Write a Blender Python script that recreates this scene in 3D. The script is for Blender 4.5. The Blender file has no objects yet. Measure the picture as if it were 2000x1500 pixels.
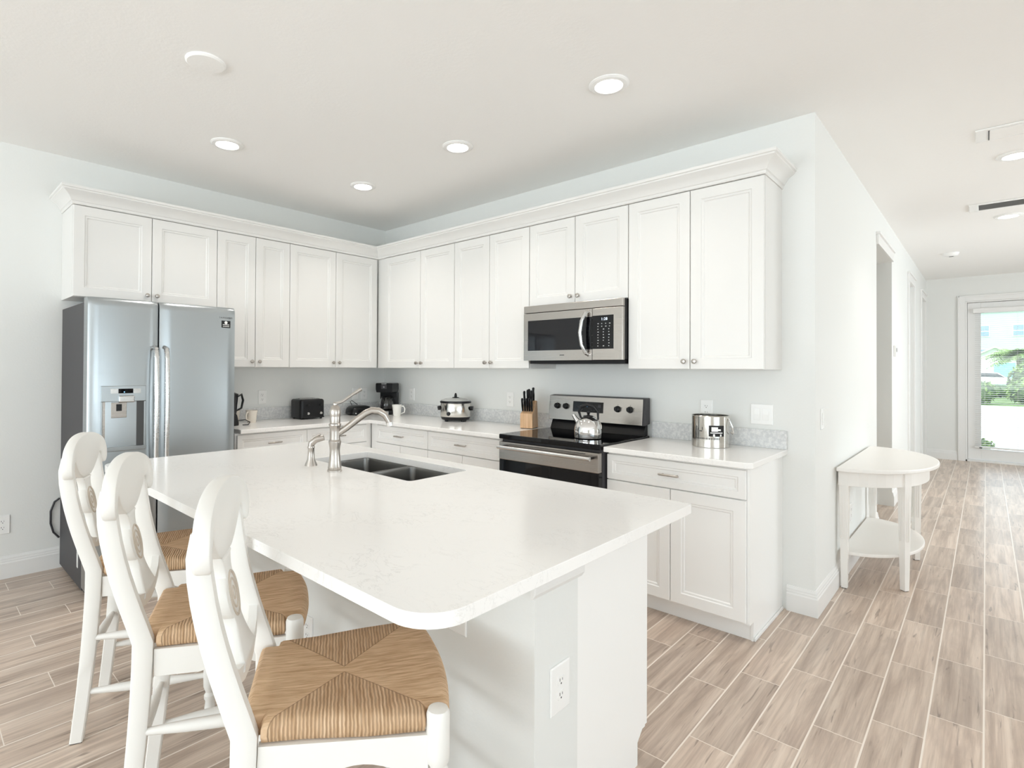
import bpy, bmesh, math, random
from mathutils import Vector, Matrix
random.seed(7)
PI = math.pi
SC = bpy.context.scene
COL = SC.collection
W, Hh = 2000, 1500

# ------------------------------------------------------------------ camera
f_px, cx, cy, yaw, pit, rol = 1058.39, 917.77, 711.1, 0.7610, 0.0087, 0.0052
cam_d = bpy.data.cameras.new('camera'); cam = bpy.data.objects.new('camera', cam_d); COL.objects.link(cam)
SC.camera = cam
fw = Vector((-math.sin(yaw)*math.cos(pit), math.cos(yaw)*math.cos(pit), math.sin(pit)))
r0 = Vector((math.cos(yaw), math.sin(yaw), 0)); u0 = r0.cross(fw)
rt = r0*math.cos(rol)+u0*math.sin(rol); up = -r0*math.sin(rol)+u0*math.cos(rol)
M = Matrix((rt, up, -fw)).transposed().to_4x4(); M.translation = Vector((4.4723, -3.4248, 1.3325))
cam.matrix_world = M
cam_d.sensor_width = 36; cam_d.sensor_fit = 'HORIZONTAL'
cam_d.lens = 36*f_px/W
cam_d.shift_x = (W/2-cx)/W; cam_d.shift_y = (cy-Hh/2)/W
cam_d.clip_start = 0.05; cam_d.clip_end = 400

# ------------------------------------------------------------------ world, sun, daylight, exposure
wd = bpy.data.worlds.new('sky'); SC.world = wd; wd.use_nodes = True
bg = wd.node_tree.nodes['Background']; bg.inputs[0].default_value = (0.80, 0.90, 1.0, 1); bg.inputs[1].default_value = 2.7

def sun(rot, e, col, ang):
    l = bpy.data.lights.new('sun', 'SUN'); l.energy = e; l.color = col; l.angle = ang
    o = bpy.data.objects.new('sun', l); COL.objects.link(o); o.rotation_euler = rot
sun((math.radians(48), 0, math.radians(-35)), 2.4, (1, .96, .9), .01)

def area(loc, rot, sx, sy, e, col=(1, 1, 1)):
    l = bpy.data.lights.new('window_daylight_fill', 'AREA'); l.shape = 'RECTANGLE'; l.size = sx; l.size_y = sy; l.energy = e; l.color = col
    o = bpy.data.objects.new('window_daylight_fill', l); COL.objects.link(o); o.location = loc; o.rotation_euler = rot
    return o
RX, RY = 8.0, -8.5      # right wall and the wall behind the camera
DAY = (0.925, 0.975, 1.0)
TILT = math.radians(147)   # added fill: window lamps aimed up so the ceiling bounces their light
area((3.6, RY+.02, 1.30), (TILT, 0, 0), 5.4, 2.2, 262, DAY)                # sliding doors behind the camera
area((RX-.02, -3.6, 1.35), (TILT, 0, math.radians(90)), 4.2, 2.1, 62, DAY)   # window in the right wall
area((RX-.02, 3.6, 1.35), (math.radians(84), 0, math.radians(90)), 3.6, 2.1, 92, DAY)

SC.view_settings.view_transform = 'Standard'; SC.view_settings.look = 'None'
SC.view_settings.gamma = 1; SC.view_settings.use_curve_mapping = False
SC.view_settings.exposure = 0.0
SC.cycles.max_bounces = 16; SC.cycles.diffuse_bounces = 12
SC.cycles.use_denoising = True
SC.cycles.sample_clamp_indirect = 8

# ------------------------------------------------------------------ materials
MT = {}
def mat(name, col, rough=.5, metal=0., **k):
    m = bpy.data.materials.new(name); m.use_nodes = True; nt = m.node_tree
    b = nt.nodes['Principled BSDF']; MT[name] = m
    b.inputs['Base Color'].default_value = (*col, 1); b.inputs['Roughness'].default_value = rough; b.inputs['Metallic'].default_value = metal
    for kk, v in k.items():
        b.inputs[kk.replace('_', ' ')].default_value = v
    return m
def nodes(m): return m.node_tree, m.node_tree.nodes['Principled BSDF']
def N(nt, t, **k):
    n = nt.nodes.new(t)
    for a, v in k.items(): setattr(n, a, v)
    return n
def mth(nt, op, a, b=None, c=None):
    n = nt.nodes.new('ShaderNodeMath'); n.operation = op
    for i, v in enumerate((a, b, c)):
        if v is None: continue
        if isinstance(v, (int, float)): n.inputs[i].default_value = v
        else: nt.links.new(v, n.inputs[i])
    return n.outputs[0]
def mix(nt, fac, a, b, blend='MIX'):
    n = nt.nodes.new('ShaderNodeMix'); n.data_type = 'RGBA'; n.blend_type = blend
    for i, v in ((0, fac), (6, a), (7, b)):
        if isinstance(v, (int, float)): n.inputs[i].default_value = v
        elif isinstance(v, tuple): n.inputs[i].default_value = (*v, 1) if len(v) == 3 else v
        else: nt.links.new(v, n.inputs[i])
    return n.outputs[2]
def bump(nt, b, h, strength, dist=.002):
    n = nt.nodes.new('ShaderNodeBump'); n.inputs['Strength'].default_value = strength; n.inputs['Distance'].default_value = dist
    nt.links.new(h, n.inputs['Height']); nt.links.new(n.outputs[0], b.inputs['Normal'])
def coords(nt): return nt.nodes.new('ShaderNodeTexCoord').outputs['Object']
def noise(nt, vec, scale, detail=4, rough=.5, dist=0.):
    n = nt.nodes.new('ShaderNodeTexNoise'); nt.links.new(vec, n.inputs['Vector'])
    n.inputs['Scale'].default_value = scale; n.inputs['Detail'].default_value = detail; n.inputs['Roughness'].default_value = rough; n.inputs['Distortion'].default_value = dist
    return n.outputs[0]
def ramp(nt, v, stops):
    n = nt.nodes.new('ShaderNodeValToRGB'); nt.links.new(v, n.inputs[0]); e = n.color_ramp.elements
    while len(e) < len(stops): e.new(.5)
    for i, (p, c) in enumerate(stops): e[i].position = p; e[i].color = (*c, 1)
    return n.outputs[0]
def mapping(nt, vec, sc, loc=(0, 0, 0)):
    n = nt.nodes.new('ShaderNodeMapping'); nt.links.new(vec, n.inputs[0]); n.inputs[3].default_value = sc; n.inputs[1].default_value = loc
    return n.outputs[0]

def paint(name, col, rough=.6, tex=0.25, scale=90):
    m = mat(name, col, rough); nt, b = nodes(m); c = coords(nt)
    bump(nt, b, noise(nt, c, scale, 3), tex, .0015)
    return m
paint('wall_paint', (.78, .79, .775), .62)
paint('ceiling_paint', (.90, .897, .885), .8, .5, 60)
paint('trim_paint', (.80, .80, .79), .35, .03)
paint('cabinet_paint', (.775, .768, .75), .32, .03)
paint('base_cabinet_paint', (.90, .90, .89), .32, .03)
paint('stool_paint', (.82, .81, .78), .38, .08, 40)
mat('stool_glaze', (.60, .53, .45), .5)
paint('table_paint', (.86, .84, .81), .35, .04, 40)
mat('plate_plastic', (.88, .88, .87), .25)
mat('slot_dark', (.05, .05, .05), .5)
mat('black_plastic', (.010, .010, .011), .3, Specular_IOR_Level=.3)
mat('black_matte', (.016, .016, .017), .55, Specular_IOR_Level=.3)
mat('black_glass', (.003, .003, .004), .04, 0, Specular_IOR_Level=.32)
mat('fridge_side', (.055, .053, .057), .5, Specular_IOR_Level=.3)
mat('dark_gap', (.02, .02, .025), .6)
mat('nickel', (.50, .465, .43), .3, 1)
mat('vent_grey', (.34, .34, .335), .6)
mat('chrome', (.80, .80, .80), .06, 1)
mat('white_ceramic', (.86, .85, .81), .12)
mat('cream_ceramic', (.80, .74, .66), .2)
mat('rubber', (.03, .03, .03), .8)
mat('cable', (.03, .03, .035), .5)

def steel(name, col, rough, vertical=False):
    m = mat(name, col, rough, 1); nt, b = nodes(m); c = coords(nt)
    s = mapping(nt, c, (2, 2, 260) if not vertical else (300, 300, 3))
    n = noise(nt, s, 1.0, 2)
    r = mth(nt, 'MULTIPLY_ADD', n, .14, rough-.07); nt.links.new(r, b.inputs['Roughness'])
    bump(nt, b, n, .012, .0005)
    return m
steel('brushed_steel', (.66, .66, .655), .26)
steel('fridge_steel', (.44, .475, .495), .32)
steel('appliance_steel', (.45, .42, .39), .25)
mat('lid_glass_sheen', (.42, .43, .42), .06)  # opaque grey: the reflection on the clear lid is put into the colour
steel('sink_steel', (.23, .225, .215), .34)
steel('canister_steel', (.66, .64, .60), .16, True)
m = mat('clear_glass', (1, 1, 1), .0); m.node_tree.nodes['Principled BSDF'].inputs['Transmission Weight'].default_value = 1
m = mat('smoked_glass', (.012, .012, .014), .03, 0, Specular_IOR_Level=.35)
# window pane: thin, lets light through
m = bpy.data.materials.new('pane_glass'); m.use_nodes = True; MT['pane_glass'] = m; nt = m.node_tree
b = nt.nodes['Principled BSDF']; nt.nodes.remove(b)
g = N(nt, 'ShaderNodeBsdfGlossy'); g.inputs['Roughness'].default_value = .02
t = N(nt, 'ShaderNodeBsdfTransparent'); t.inputs[0].default_value = (.96, .98, .97, 1)
fr = N(nt, 'ShaderNodeFresnel'); fr.inputs[0].default_value = 1.35
mx = N(nt, 'ShaderNodeMixShader'); nt.links.new(fr.outputs[0], mx.inputs[0]); nt.links.new(t.outputs[0], mx.inputs[1]); nt.links.new(g.outputs[0], mx.inputs[2])
nt.links.new(mx.outputs[0], nt.nodes['Material Output'].inputs[0])
def emit(name, col, s):
    m = bpy.data.materials.new(name); m.use_nodes = True; MT[name] = m; nt = m.node_tree
    b = nt.nodes['Principled BSDF']; b.inputs['Base Color'].default_value = (*col, 1)
    b.inputs['Emission Color'].default_value = (*col, 1); b.inputs['Emission Strength'].default_value = s
emit('lamp_glow', (1, .95, .86), 22)
emit('display_blue', (.25, .6, 1), 1.6)
emit('display_white', (.75, .85, 1), .7)

# quartz
m = mat('quartz', (.88, .87, .85), .15); nt, b = nodes(m); c = coords(nt)
n1 = noise(nt, mapping(nt, c, (1, 1.6, 1)), 9, 8, .62, 1.6)
vein = ramp(nt, n1, [(0, (0, 0, 0)), (.485, (0, 0, 0)), (.5, (1, 1, 1)), (.515, (0, 0, 0))])
n2 = noise(nt, c, 3.5, 3); n3 = noise(nt, c, 120, 3, .6)
msk = mth(nt, 'MULTIPLY', vein, ramp(nt, n2, [(.45, (0, 0, 0)), (.62, (1, 1, 1))]))
speck = ramp(nt, n3, [(.66, (0, 0, 0)), (.74, (1, 1, 1))])
c1 = mix(nt, mth(nt, 'MULTIPLY', msk, .38), (.90, .89, .875), (.55, .54, .53))
c2 = mix(nt, mth(nt, 'MULTIPLY', speck, .22), c1, (.60, .60, .60))
nt.links.new(c2, b.inputs['Base Color'])
# backsplash quartz: a little greyer and speckled
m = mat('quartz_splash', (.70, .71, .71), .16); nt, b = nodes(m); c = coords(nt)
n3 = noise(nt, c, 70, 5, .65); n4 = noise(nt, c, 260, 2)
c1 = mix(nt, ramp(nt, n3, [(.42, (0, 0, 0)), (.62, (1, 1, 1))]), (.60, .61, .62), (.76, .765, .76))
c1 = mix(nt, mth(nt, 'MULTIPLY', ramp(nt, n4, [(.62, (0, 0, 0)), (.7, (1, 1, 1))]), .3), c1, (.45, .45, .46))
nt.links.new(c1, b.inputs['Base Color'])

# floor: wood-look plank tiles running along y, third-offset joints, pale grout
m = mat('plank_tile', (.5, .4, .33), .3); nt, b = nodes(m); c = coords(nt)
sp = N(nt, 'ShaderNodeSeparateXYZ'); nt.links.new(c, sp.inputs[0]); X, Y = sp.outputs[0], sp.outputs[1]
PW, PL = .1557, .5775
xs = mth(nt, 'DIVIDE', mth(nt, 'SUBTRACT', X, 4.152), PW); ix = mth(nt, 'FLOOR', xs); fx = mth(nt, 'FRACT', xs)
ys = mth(nt, 'DIVIDE', mth(nt, 'SUBTRACT', mth(nt, 'ADD', Y, .274), mth(nt, 'MULTIPLY', ix, .1925)), PL); iy = mth(nt, 'FLOOR', ys); fy = mth(nt, 'FRACT', ys)
gx = mth(nt, 'MULTIPLY', mth(nt, 'MINIMUM', fx, mth(nt, 'SUBTRACT', 1, fx)), PW)
gy = mth(nt, 'MULTIPLY', mth(nt, 'MINIMUM', fy, mth(nt, 'SUBTRACT', 1, fy)), PL)
gd = mth(nt, 'MINIMUM', gx, gy)
grout = mth(nt, 'MAXIMUM', mth(nt, 'LESS_THAN', gx, .0029), mth(nt, 'LESS_THAN', gy, .0017))
cb = N(nt, 'ShaderNodeCombineXYZ'); nt.links.new(ix, cb.inputs[0]); nt.links.new(iy, cb.inputs[1])
wn = N(nt, 'ShaderNodeTexWhiteNoise', noise_dimensions='3D'); nt.links.new(cb.outputs[0], wn.inputs[0])
wv, wc = wn.outputs[0], wn.outputs[1]
va = N(nt, 'ShaderNodeVectorMath', operation='MULTIPLY_ADD'); nt.links.new(wc, va.inputs[0]); va.inputs[1].default_value = (13, 9, 7); nt.links.new(c, va.inputs[2])
gv = mapping(nt, va.outputs[0], (22, 1.2, 1))
g1 = noise(nt, gv, 1.0, 6, .6, .7)
g2 = noise(nt, mapping(nt, va.outputs[0], (85, 2.6, 1)), 1.0, 4, .6, .4)
g4 = noise(nt, mapping(nt, va.outputs[0], (48, 4.5, 1), (3, 7, 0)), 1.0, 2, .5, .8)
g3 = noise(nt, mapping(nt, va.outputs[0], (7, 1.1, 1)), 1.0, 4, .55, 2.0)
wood = ramp(nt, g1, [(.27, (.37, .285, .23)), (.43, (.53, .415, .335)), (.56, (.66, .535, .44)), (.75, (.75, .63, .53))])
wood = mix(nt, mth(nt, 'MULTIPLY', ramp(nt, g2, [(.35, (1, 1, 1)), (.55, (0, 0, 0))]), .36), wood, (.32, .24, .19))
wood = mix(nt, mth(nt, 'MULTIPLY', ramp(nt, g3, [(.34, (1, 1, 1)), (.50, (0, 0, 0))]), .38), wood, (.34, .26, .21))
wood = mix(nt, mth(nt, 'MULTIPLY', ramp(nt, g4, [(.27, (1, 1, 1)), (.34, (0, 0, 0))]), .65), wood, (.22, .165, .13))
hs = N(nt, 'ShaderNodeHueSaturation'); nt.links.new(wood, hs.inputs['Color'])
nt.links.new(mth(nt, 'MULTIPLY_ADD', wv, .22, .86), hs.inputs['Value']); hs.inputs['Saturation'].default_value = .95
fc = mix(nt, grout, hs.outputs[0], (.84, .76, .68)); nt.links.new(fc, b.inputs['Base Color'])
nt.links.new(mth(nt, 'MULTIPLY_ADD', g2, .12, .24), b.inputs['Roughness'])
bump(nt, b, mth(nt, 'MINIMUM', mth(nt, 'MULTIPLY', gd, 300), mth(nt, 'MULTIPLY_ADD', g2, .12, .9)), .25, .0012)

# rush (woven seat)
m = mat('rush', (.5, .33, .17), .7); nt, b = nodes(m); c = coords(nt)
sp = N(nt, 'ShaderNodeSeparateXYZ'); nt.links.new(c, sp.inputs[0]); X, Y, Z = sp.outputs
ax = mth(nt, 'ABSOLUTE', X); ay = mth(nt, 'ABSOLUTE', Y)
dd = mth(nt, 'SUBTRACT', ax, mth(nt, 'MULTIPLY_ADD', ay, 1.06, .012))
side = mth(nt, 'GREATER_THAN', dd, 0)
wob = noise(nt, c, 26, 3)
u = mth(nt, 'ADD', mth(nt, 'ADD', mth(nt, 'MULTIPLY', Y, side), mth(nt, 'MULTIPLY', X, mth(nt, 'SUBTRACT', 1, side))), mth(nt, 'MULTIPLY', wob, .006))
freq = mth(nt, 'MULTIPLY_ADD', side, -480, 1300)
st = mth(nt, 'MULTIPLY_ADD', mth(nt, 'SINE', mth(nt, 'MULTIPLY', u, freq)), .5, .5)
sv = N(nt, 'ShaderNodeCombineXYZ'); nt.links.new(mth(nt, 'MULTIPLY', u, 170), sv.inputs[0])
nt.links.new(mth(nt, 'MULTIPLY', mth(nt, 'ADD', mth(nt, 'MULTIPLY', X, side), mth(nt, 'MULTIPLY', Y, mth(nt, 'SUBTRACT', 1, side))), 14), sv.inputs[1]); nt.links.new(mth(nt, 'MULTIPLY', Z, 20), sv.inputs[2])
fib = noise(nt, sv.outputs[0], 1.0, 3, .55)
amp = mth(nt, 'MULTIPLY_ADD', side, .75, .25)
k = mth(nt, 'MULTIPLY', mth(nt, 'SUBTRACT', 1, st), amp)
cc = ramp(nt, fib, [(.3, (.47, .30, .165)), (.5, (.62, .42, .255)), (.7, (.77, .56, .37))])
cc = mix(nt, mth(nt, 'MULTIPLY', k, .62), cc, (.20, .11, .05))
seam = mth(nt, 'LESS_THAN', mth(nt, 'ABSOLUTE', dd), .0016)
cc = mix(nt, mth(nt, 'MULTIPLY', seam, .6), cc, (.16, .09, .04))
nt.links.new(cc, b.inputs['Base Color'])
bump(nt, b, mth(nt, 'MULTIPLY', st, amp), .7, .0022)

# knife block wood
m = mat('beech', (.62, .40, .22), .42); nt, b = nodes(m); c = coords(nt)
gg = noise(nt, mapping(nt, c, (60, 60, 5)), 1, 4)
nt.links.new(ramp(nt, gg, [(.3, (.52, .31, .16)), (.7, (.70, .47, .28))]), b.inputs['Base Color'])
# outdoors
def mottled(name, a, bb, scale, rough=.9):
    m = mat(name, a, rough); nt, b = nodes(m); c = coords(nt)
    nt.links.new(mix(nt, ramp(nt, noise(nt, c, scale, 4), [(.35, (0, 0, 0)), (.65, (1, 1, 1))]), a, bb), b.inputs['Base Color'])
mottled('lawn', (.12, .20, .06), (.22, .32, .11), 3)
mottled('paving', (.62, .61, .58), (.72, .71, .68), 2)
mottled('leaf_light', (.16, .27, .07), (.30, .42, .14), 2)
mottled('leaf_dark', (.05, .10, .04), (.12, .19, .07), 2)
mat('siding_green', (.55, .70, .60), .7); mat('siding_pale', (.74, .80, .74), .7); mat('roof_grey', (.25, .27, .28), .8)
mat('teal_paint', (.20, .52, .50), .5); mat('house_glass', (.30, .42, .50), .15); mat('car_white', (.85, .85, .85), .2, 0, Coat_Weight=.6)
mat('car_glass', (.03, .04, .05), .08); mat('trunk_bark', (.25, .19, .13), .9)

# ------------------------------------------------------------------ mesh helpers
class MB:
    def __init__(s): s.bm = bmesh.new(); s.mats = []; s.cur = 0
    def use(s, name):
        if name not in s.mats: s.mats.append(name)
        s.cur = s.mats.index(name); return s
    def _f(s, vs):
        try:
            f = s.bm.faces.new(vs); f.material_index = s.cur; return f
        except ValueError: return None
    def v(s, *p): return s.bm.verts.new(p)
    def box(s, x0, x1, y0, y1, z0, z1, T=None):
        P = [(x0, y0, z0), (x1, y0, z0), (x1, y1, z0), (x0, y1, z0), (x0, y0, z1), (x1, y0, z1), (x1, y1, z1), (x0, y1, z1)]
        if T: P = [T @ Vector(p) for p in P]
        v = [s.bm.verts.new(p) for p in P]
        for q in ((0, 3, 2, 1), (4, 5, 6, 7), (0, 1, 5, 4), (1, 2, 6, 5), (2, 3, 7, 6), (3, 0, 4, 7)): s._f([v[i] for i in q])
        return s
    def loft(s, rings, cap0=True, cap1=True, closed=True):
        R = [[s.bm.verts.new(p) for p in r] for r in rings]; n = len(R[0])
        for a, b in zip(R, R[1:]):
            for i in range(n if closed else n-1):
                j = (i+1) % n; s._f([a[i], a[j], b[j], b[i]])
        if cap0: s._f(R[0][::-1])
        if cap1: s._f(R[-1])
        return s
    def prism(s, poly, axis, d0, d1):
        def q(a, b, d): return {'x': (d, a, b), 'y': (a, d, b), 'z': (a, b, d)}[axis]
        return s.loft([[q(a, b, d0) for a, b in poly], [q(a, b, d1) for a, b in poly]])
    def lathe(s, prof, c=(0, 0, 0), n=28, axis='z', T=None, hollow=False):
        rings = []
        if hollow: prof = list(prof)+[prof[0]]
        for r, h in prof:
            ring = []
            for i in range(n):
                a = 2*PI*i/n; x, y = r*math.cos(a), r*math.sin(a)
                p = {'z': (x, y, h), 'y': (x, h, y), 'x': (h, x, y)}[axis]
                p = Vector(p)
                if T: p = T @ p
                ring.append(p+Vector(c))
            rings.append(ring)
        return s.loft(rings, not hollow, not hollow)
    def cyl(s, c, r, h, n=24, axis='z'): return s.lathe([(r, 0), (r, h)], c, n, axis)
    def tube(s, pts, rad, n=12, caps=True, flat=1.0):
        pts = [Vector(p) for p in pts]; rings = []
        rads = rad if isinstance(rad, (list, tuple)) else [rad]*len(pts)
        up_ = None
        for i, p in enumerate(pts):
            d = (pts[min(i+1, len(pts)-1)]-pts[max(i-1, 0)]).normalized()
            if up_ is None:
                up_ = Vector((0, 0, 1)) if abs(d.z) < .9 else Vector((1, 0, 0))
            a = d.cross(up_).normalized(); b_ = a.cross(d).normalized(); up_ = b_
            rings.append([p+a*rads[i]*math.cos(2*PI*k/n)+b_*rads[i]*flat*math.sin(2*PI*k/n) for k in range(n)])
        return s.loft(rings, caps, caps)
    def panel(s, x0, x1, z0, z1, yb, t, rail, axis='y'):
        """framed door: back at yb, front at yb-t, recessed centre panel with bead"""
        rings = []
        for ins, dep in ((0, 0), (0, t-.002), (.002, t), (rail, t), (rail+.004, t-.005), (rail+.013, t-.005), (rail+.018, t-.010)):
            y = yb-dep
            rings.append([(x0+ins, y, z0+ins), (x1-ins, y, z0+ins), (x1-ins, y, z1-ins), (x0+ins, y, z1-ins)])
        return s.loft(rings)
    def build(s, name, m=None, parent=None, loc=None, rot=None, bevel=0, smooth=False, seg=2):
        bmesh.ops.recalc_face_normals(s.bm, faces=s.bm.faces)
        me = bpy.data.meshes.new(name); s.bm.to_mesh(me); s.bm.free()
        for k in (s.mats if s.mats else [m]): me.materials.append(MT[k])
        o = bpy.data.objects.new(name, me); COL.objects.link(o)
        if parent: o.parent = parent
        if loc is not None: o.location = loc
        if rot is not None: o.rotation_euler = rot if isinstance(rot, tuple) else (0, 0, rot)
        if smooth:
            for p in me.polygons: p.use_smooth = True
            if smooth != 'all':
                try: me.set_sharp_from_angle(angle=math.radians(40 if smooth is True else smooth))
                except Exception: pass
        if bevel:
            bv = o.modifiers.new('bevel', 'BEVEL'); bv.width = bevel; bv.segments = seg; bv.limit_method = 'ANGLE'; bv.angle_limit = math.radians(40)
            bv.harden_normals = False
        return o
def tag(o, label=None, cat=None, group=None, kind=None):
    for k, v in (('label', label), ('category', cat), ('group', group), ('kind', kind)):
        if v: o[k] = v
    return o
def thing(name, label, cat, loc=(0, 0, 0), rz=0, group=None):
    o = bpy.data.objects.new(name, None); COL.objects.link(o); o.location = loc; o.rotation_euler = (0, 0, rz); o.empty_display_size = .1
    return tag(o, label, cat, group)
def struct(o): o['kind'] = 'structure'; return o
def dup(root, loc, rz, label):
    def cp(o, par):
        c = o.copy(); COL.objects.link(c)
        if par: c.parent = par
        for ch in [q for q in bpy.data.objects if q.parent == o]: cp(ch, c)
        return c
    r = cp(root, None); r.location = loc; r.rotation_euler = (0, 0, rz); r['label'] = label
    return r
def text_mesh(name, s, size, m, parent, loc, rot, depth=.0004, space=1.0):
    cu = bpy.data.curves.new(name, 'FONT'); cu.body = s; cu.size = size; cu.extrude = depth; cu.space_character = space; cu.align_x = 'CENTER'; cu.align_y = 'CENTER'
    t = bpy.data.objects.new(name+'_c', cu); COL.objects.link(t)
    bpy.context.view_layer.update()
    me = bpy.data.meshes.new_from_object(t.evaluated_get(bpy.context.evaluated_depsgraph_get())); bpy.data.objects.remove(t)
    me.materials.clear(); me.materials.append(MT[m]); o = bpy.data.objects.new(name, me); COL.objects.link(o)
    o.parent = parent; o.location = loc; o.rotation_euler = rot
    return o
CEIL = 2.743
R90 = PI/2

# ------------------------------------------------------------------ room shell
struct(MB().box(-.15, RX+.15, RY-.15, 7.75, -.12, 0).build('floor', 'plank_tile'))
struct(MB().box(-.15, RX+.15, RY-.15, 7.75, CEIL, CEIL+.12).build('ceiling', 'ceiling_paint'))
struct(MB().box(-.12, 0, RY, 0.12, 0, CEIL).build('wall_left', 'wall_paint'))
struct(MB().box(0, 3.68, 0, .12, 0, CEIL).build('wall_back', 'wall_paint'))
HX = 3.80
def hall_wall():
    b = MB(); O = [(2.29, 3.32, 2.41), (4.88, 5.50, 2.41), (6.63, 7.25, 2.39)]
    y = 0
    for a, c, h in O:
        b.box(HX-.12, HX, y, a, 0, CEIL); b.box(HX-.12, HX, a, c, h, CEIL); y = c
    b.box(HX-.12, HX, y, 7.52, 0, CEIL)
    return b.build('wall_hall', 'wall_paint')
struct(hall_wall())
# side corridor behind the first opening
struct(MB().box(1.9, HX-.12, 2.17, 2.29, 0, CEIL).build('wall_corridor_near', 'wall_paint'))
struct(MB().box(1.9, HX-.12, 3.32, 3.44, 0, CEIL).build('wall_corridor_far', 'wall_paint'))
struct(MB().box(1.78, 1.9, 2.17, 3.44, 0, CEIL).build('wall_corridor_end', 'wall_paint'))
# far wall with the entry door opening
DX0, DX1, DZ = 4.25, 5.17, 2.375
b = MB(); b.box(HX, DX0, 7.52, 7.66, 0, CEIL); b.box(DX0, DX1, 7.52, 7.66, DZ, CEIL); b.box(DX1, RX, 7.52, 7.66, 0, CEIL)
struct(b.build('wall_far', 'wall_paint'))
# right wall and rear wall with their windows
def wall_with_windows(name, axis, pos, lo, hi, wins, t):
    b = MB()
    def bx(a, c, z0, z1):
        if axis == 'x': b.box(pos, pos+t, a, c, z0, z1)
        else: b.box(a, c, pos-t, pos, z0, z1)
    p = lo
    for a, c, z0, z1 in wins:
        bx(p, a, 0, CEIL); bx(a, c, 0, z0) if z0 > 0 else None; bx(a, c, z1, CEIL); p = c
    bx(p, hi, 0, CEIL)
    return struct(b.build(name, 'wall_paint'))
wall_with_windows('wall_right', 'x', RX, RY, 7.66, [(-5.7, -1.5, .3, 2.4), (1.8, 5.4, .3, 2.4)], .12)
wall_with_windows('wall_rear', 'y', RY, 0, RX, [(.9, 6.3, .05, 2.4)], .12)
def window(name, axis, pos, a, c, z0, z1, n):
    b = MB(); w = .045
    def bx(q, p0, p1, zz0, zz1, d0, d1):
        if axis == 'x': q.box(pos+d0, pos+d1, p0, p1, zz0, zz1)
        else: q.box(p0, p1, pos-d1, pos-d0, zz0, zz1)
    bx(b, a, c, z0, z0+w, .03, .09); bx(b, a, c, z1-w, z1, .03, .09)
    for i in range(n+1):
        x = a+(c-a-w)*i/n; bx(b, x, x+w, z0+w, z1-w, .03, .09)
    o = struct(b.build(name, 'trim_paint'))
    g = MB(); bx(g, a+w, c-w, z0+w, z1-w, .055, .06); g.build('pane', 'pane_glass', o)
window('window_1', 'x', RX, -5.7, -1.5, .3, 2.4, 3)
window('window_2', 'x', RX, 1.8, 5.4, .3, 2.4, 3)
window('window_3', 'y', RY, .9, 6.3, .05, 2.4, 3)

# baseboards: profile (out, z)
BB = [(0, 0), (.016, 0), (.016, .095), (.012, .102), (.012, .110), (.009, .116), (.009, .124), (.004, .137), (0, .139)]
def board(name, p0, p1, out, m0=0, m1=0):
    """straight baseboard from p0 to p1; out is the unit normal into the room; m = mitre growth per unit of depth"""
    p0, p1, o = Vector((*p0, 0)), Vector((*p1, 0)), Vector((*out, 0)); d = (p1-p0).normalized()
    r0_ = [p0+o*a-d*a*m0+Vector((0, 0, z)) for a, z in BB]; r1_ = [p1+o*a+d*a*m1+Vector((0, 0, z)) for a, z in BB]
    return struct(MB().loft([r0_, r1_]).build(name, 'trim_paint'))
board('baseboard_left', (0, RY), (0, -1.80), (1, 0))
board('baseboard_back', (3.665, 0), (HX, 0), (0, -1), 0, 1)
board('baseboard_hall', (HX, 0), (HX, 2.29), (1, 0), 1, 0)
board('baseboard_hall_middle', (HX, 3.32), (HX, 4.79), (1, 0))
board('baseboard_hall_far', (HX, 5.59), (HX, 6.54), (1, 0))
board('baseboard_far', (HX, 7.52), (4.17, 7.52), (0, -1))
board('baseboard_far_right', (5.26, 7.52), (RX, 7.52), (0, -1))
board('baseboard_corridor', (1.9, 3.32), (HX-.12, 3.32), (0, -1))

# casings at the hall openings and their doors
def casing(name, a, c, h, legs=True):
    b = MB(); w = .085
    b.box(HX, HX+.018, a-w, c+w, h, h+w); b.box(HX, HX+.03, a-w-.01, c+w+.01, h+w, h+w+.02)
    if legs: b.box(HX, HX+.018, a-w, a, 0, h); b.box(HX, HX+.018, c, c+w, 0, h)
    return struct(b.build(name, 'trim_paint', bevel=.002))
casing('trim_1', 2.36, 3.24, 2.41, False)
casing('trim_2', 4.88, 5.50, 2.41)
casing('trim_3', 6.63, 7.25, 2.39)
for i, (a, c, h) in enumerate(((4.88, 5.50, 2.41), (6.63, 7.25, 2.39))):
    w = c-a
    o = struct(MB().box(HX-.115, HX-.08, a+.003, c-.003, .008, h-.003).build('door_%d' % (i+2), 'trim_paint', bevel=.002))
    p = MB(); T = Matrix.Translation((HX-.08, a, 0)) @ Matrix.Rotation(R90, 4, 'Z')
    for z0, z1 in ((.2, 1.0), (1.12, 2.25)):
        for ins, dep in ((0, .0), (.02, .006)):
            pass
        p.box(.1, w-.1, -.006, .0, z0, z1, T)
    p.build('panel', 'trim_paint', o, bevel=.004)
    k = MB(); k.lathe([(.012, 0), (.012, .03), (.028, .045), (.026, .065), (.012, .072)], (HX-.08, a+.07, .95), 20, 'x'); k.build('door_knob', 'nickel', o, smooth=True)

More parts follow.
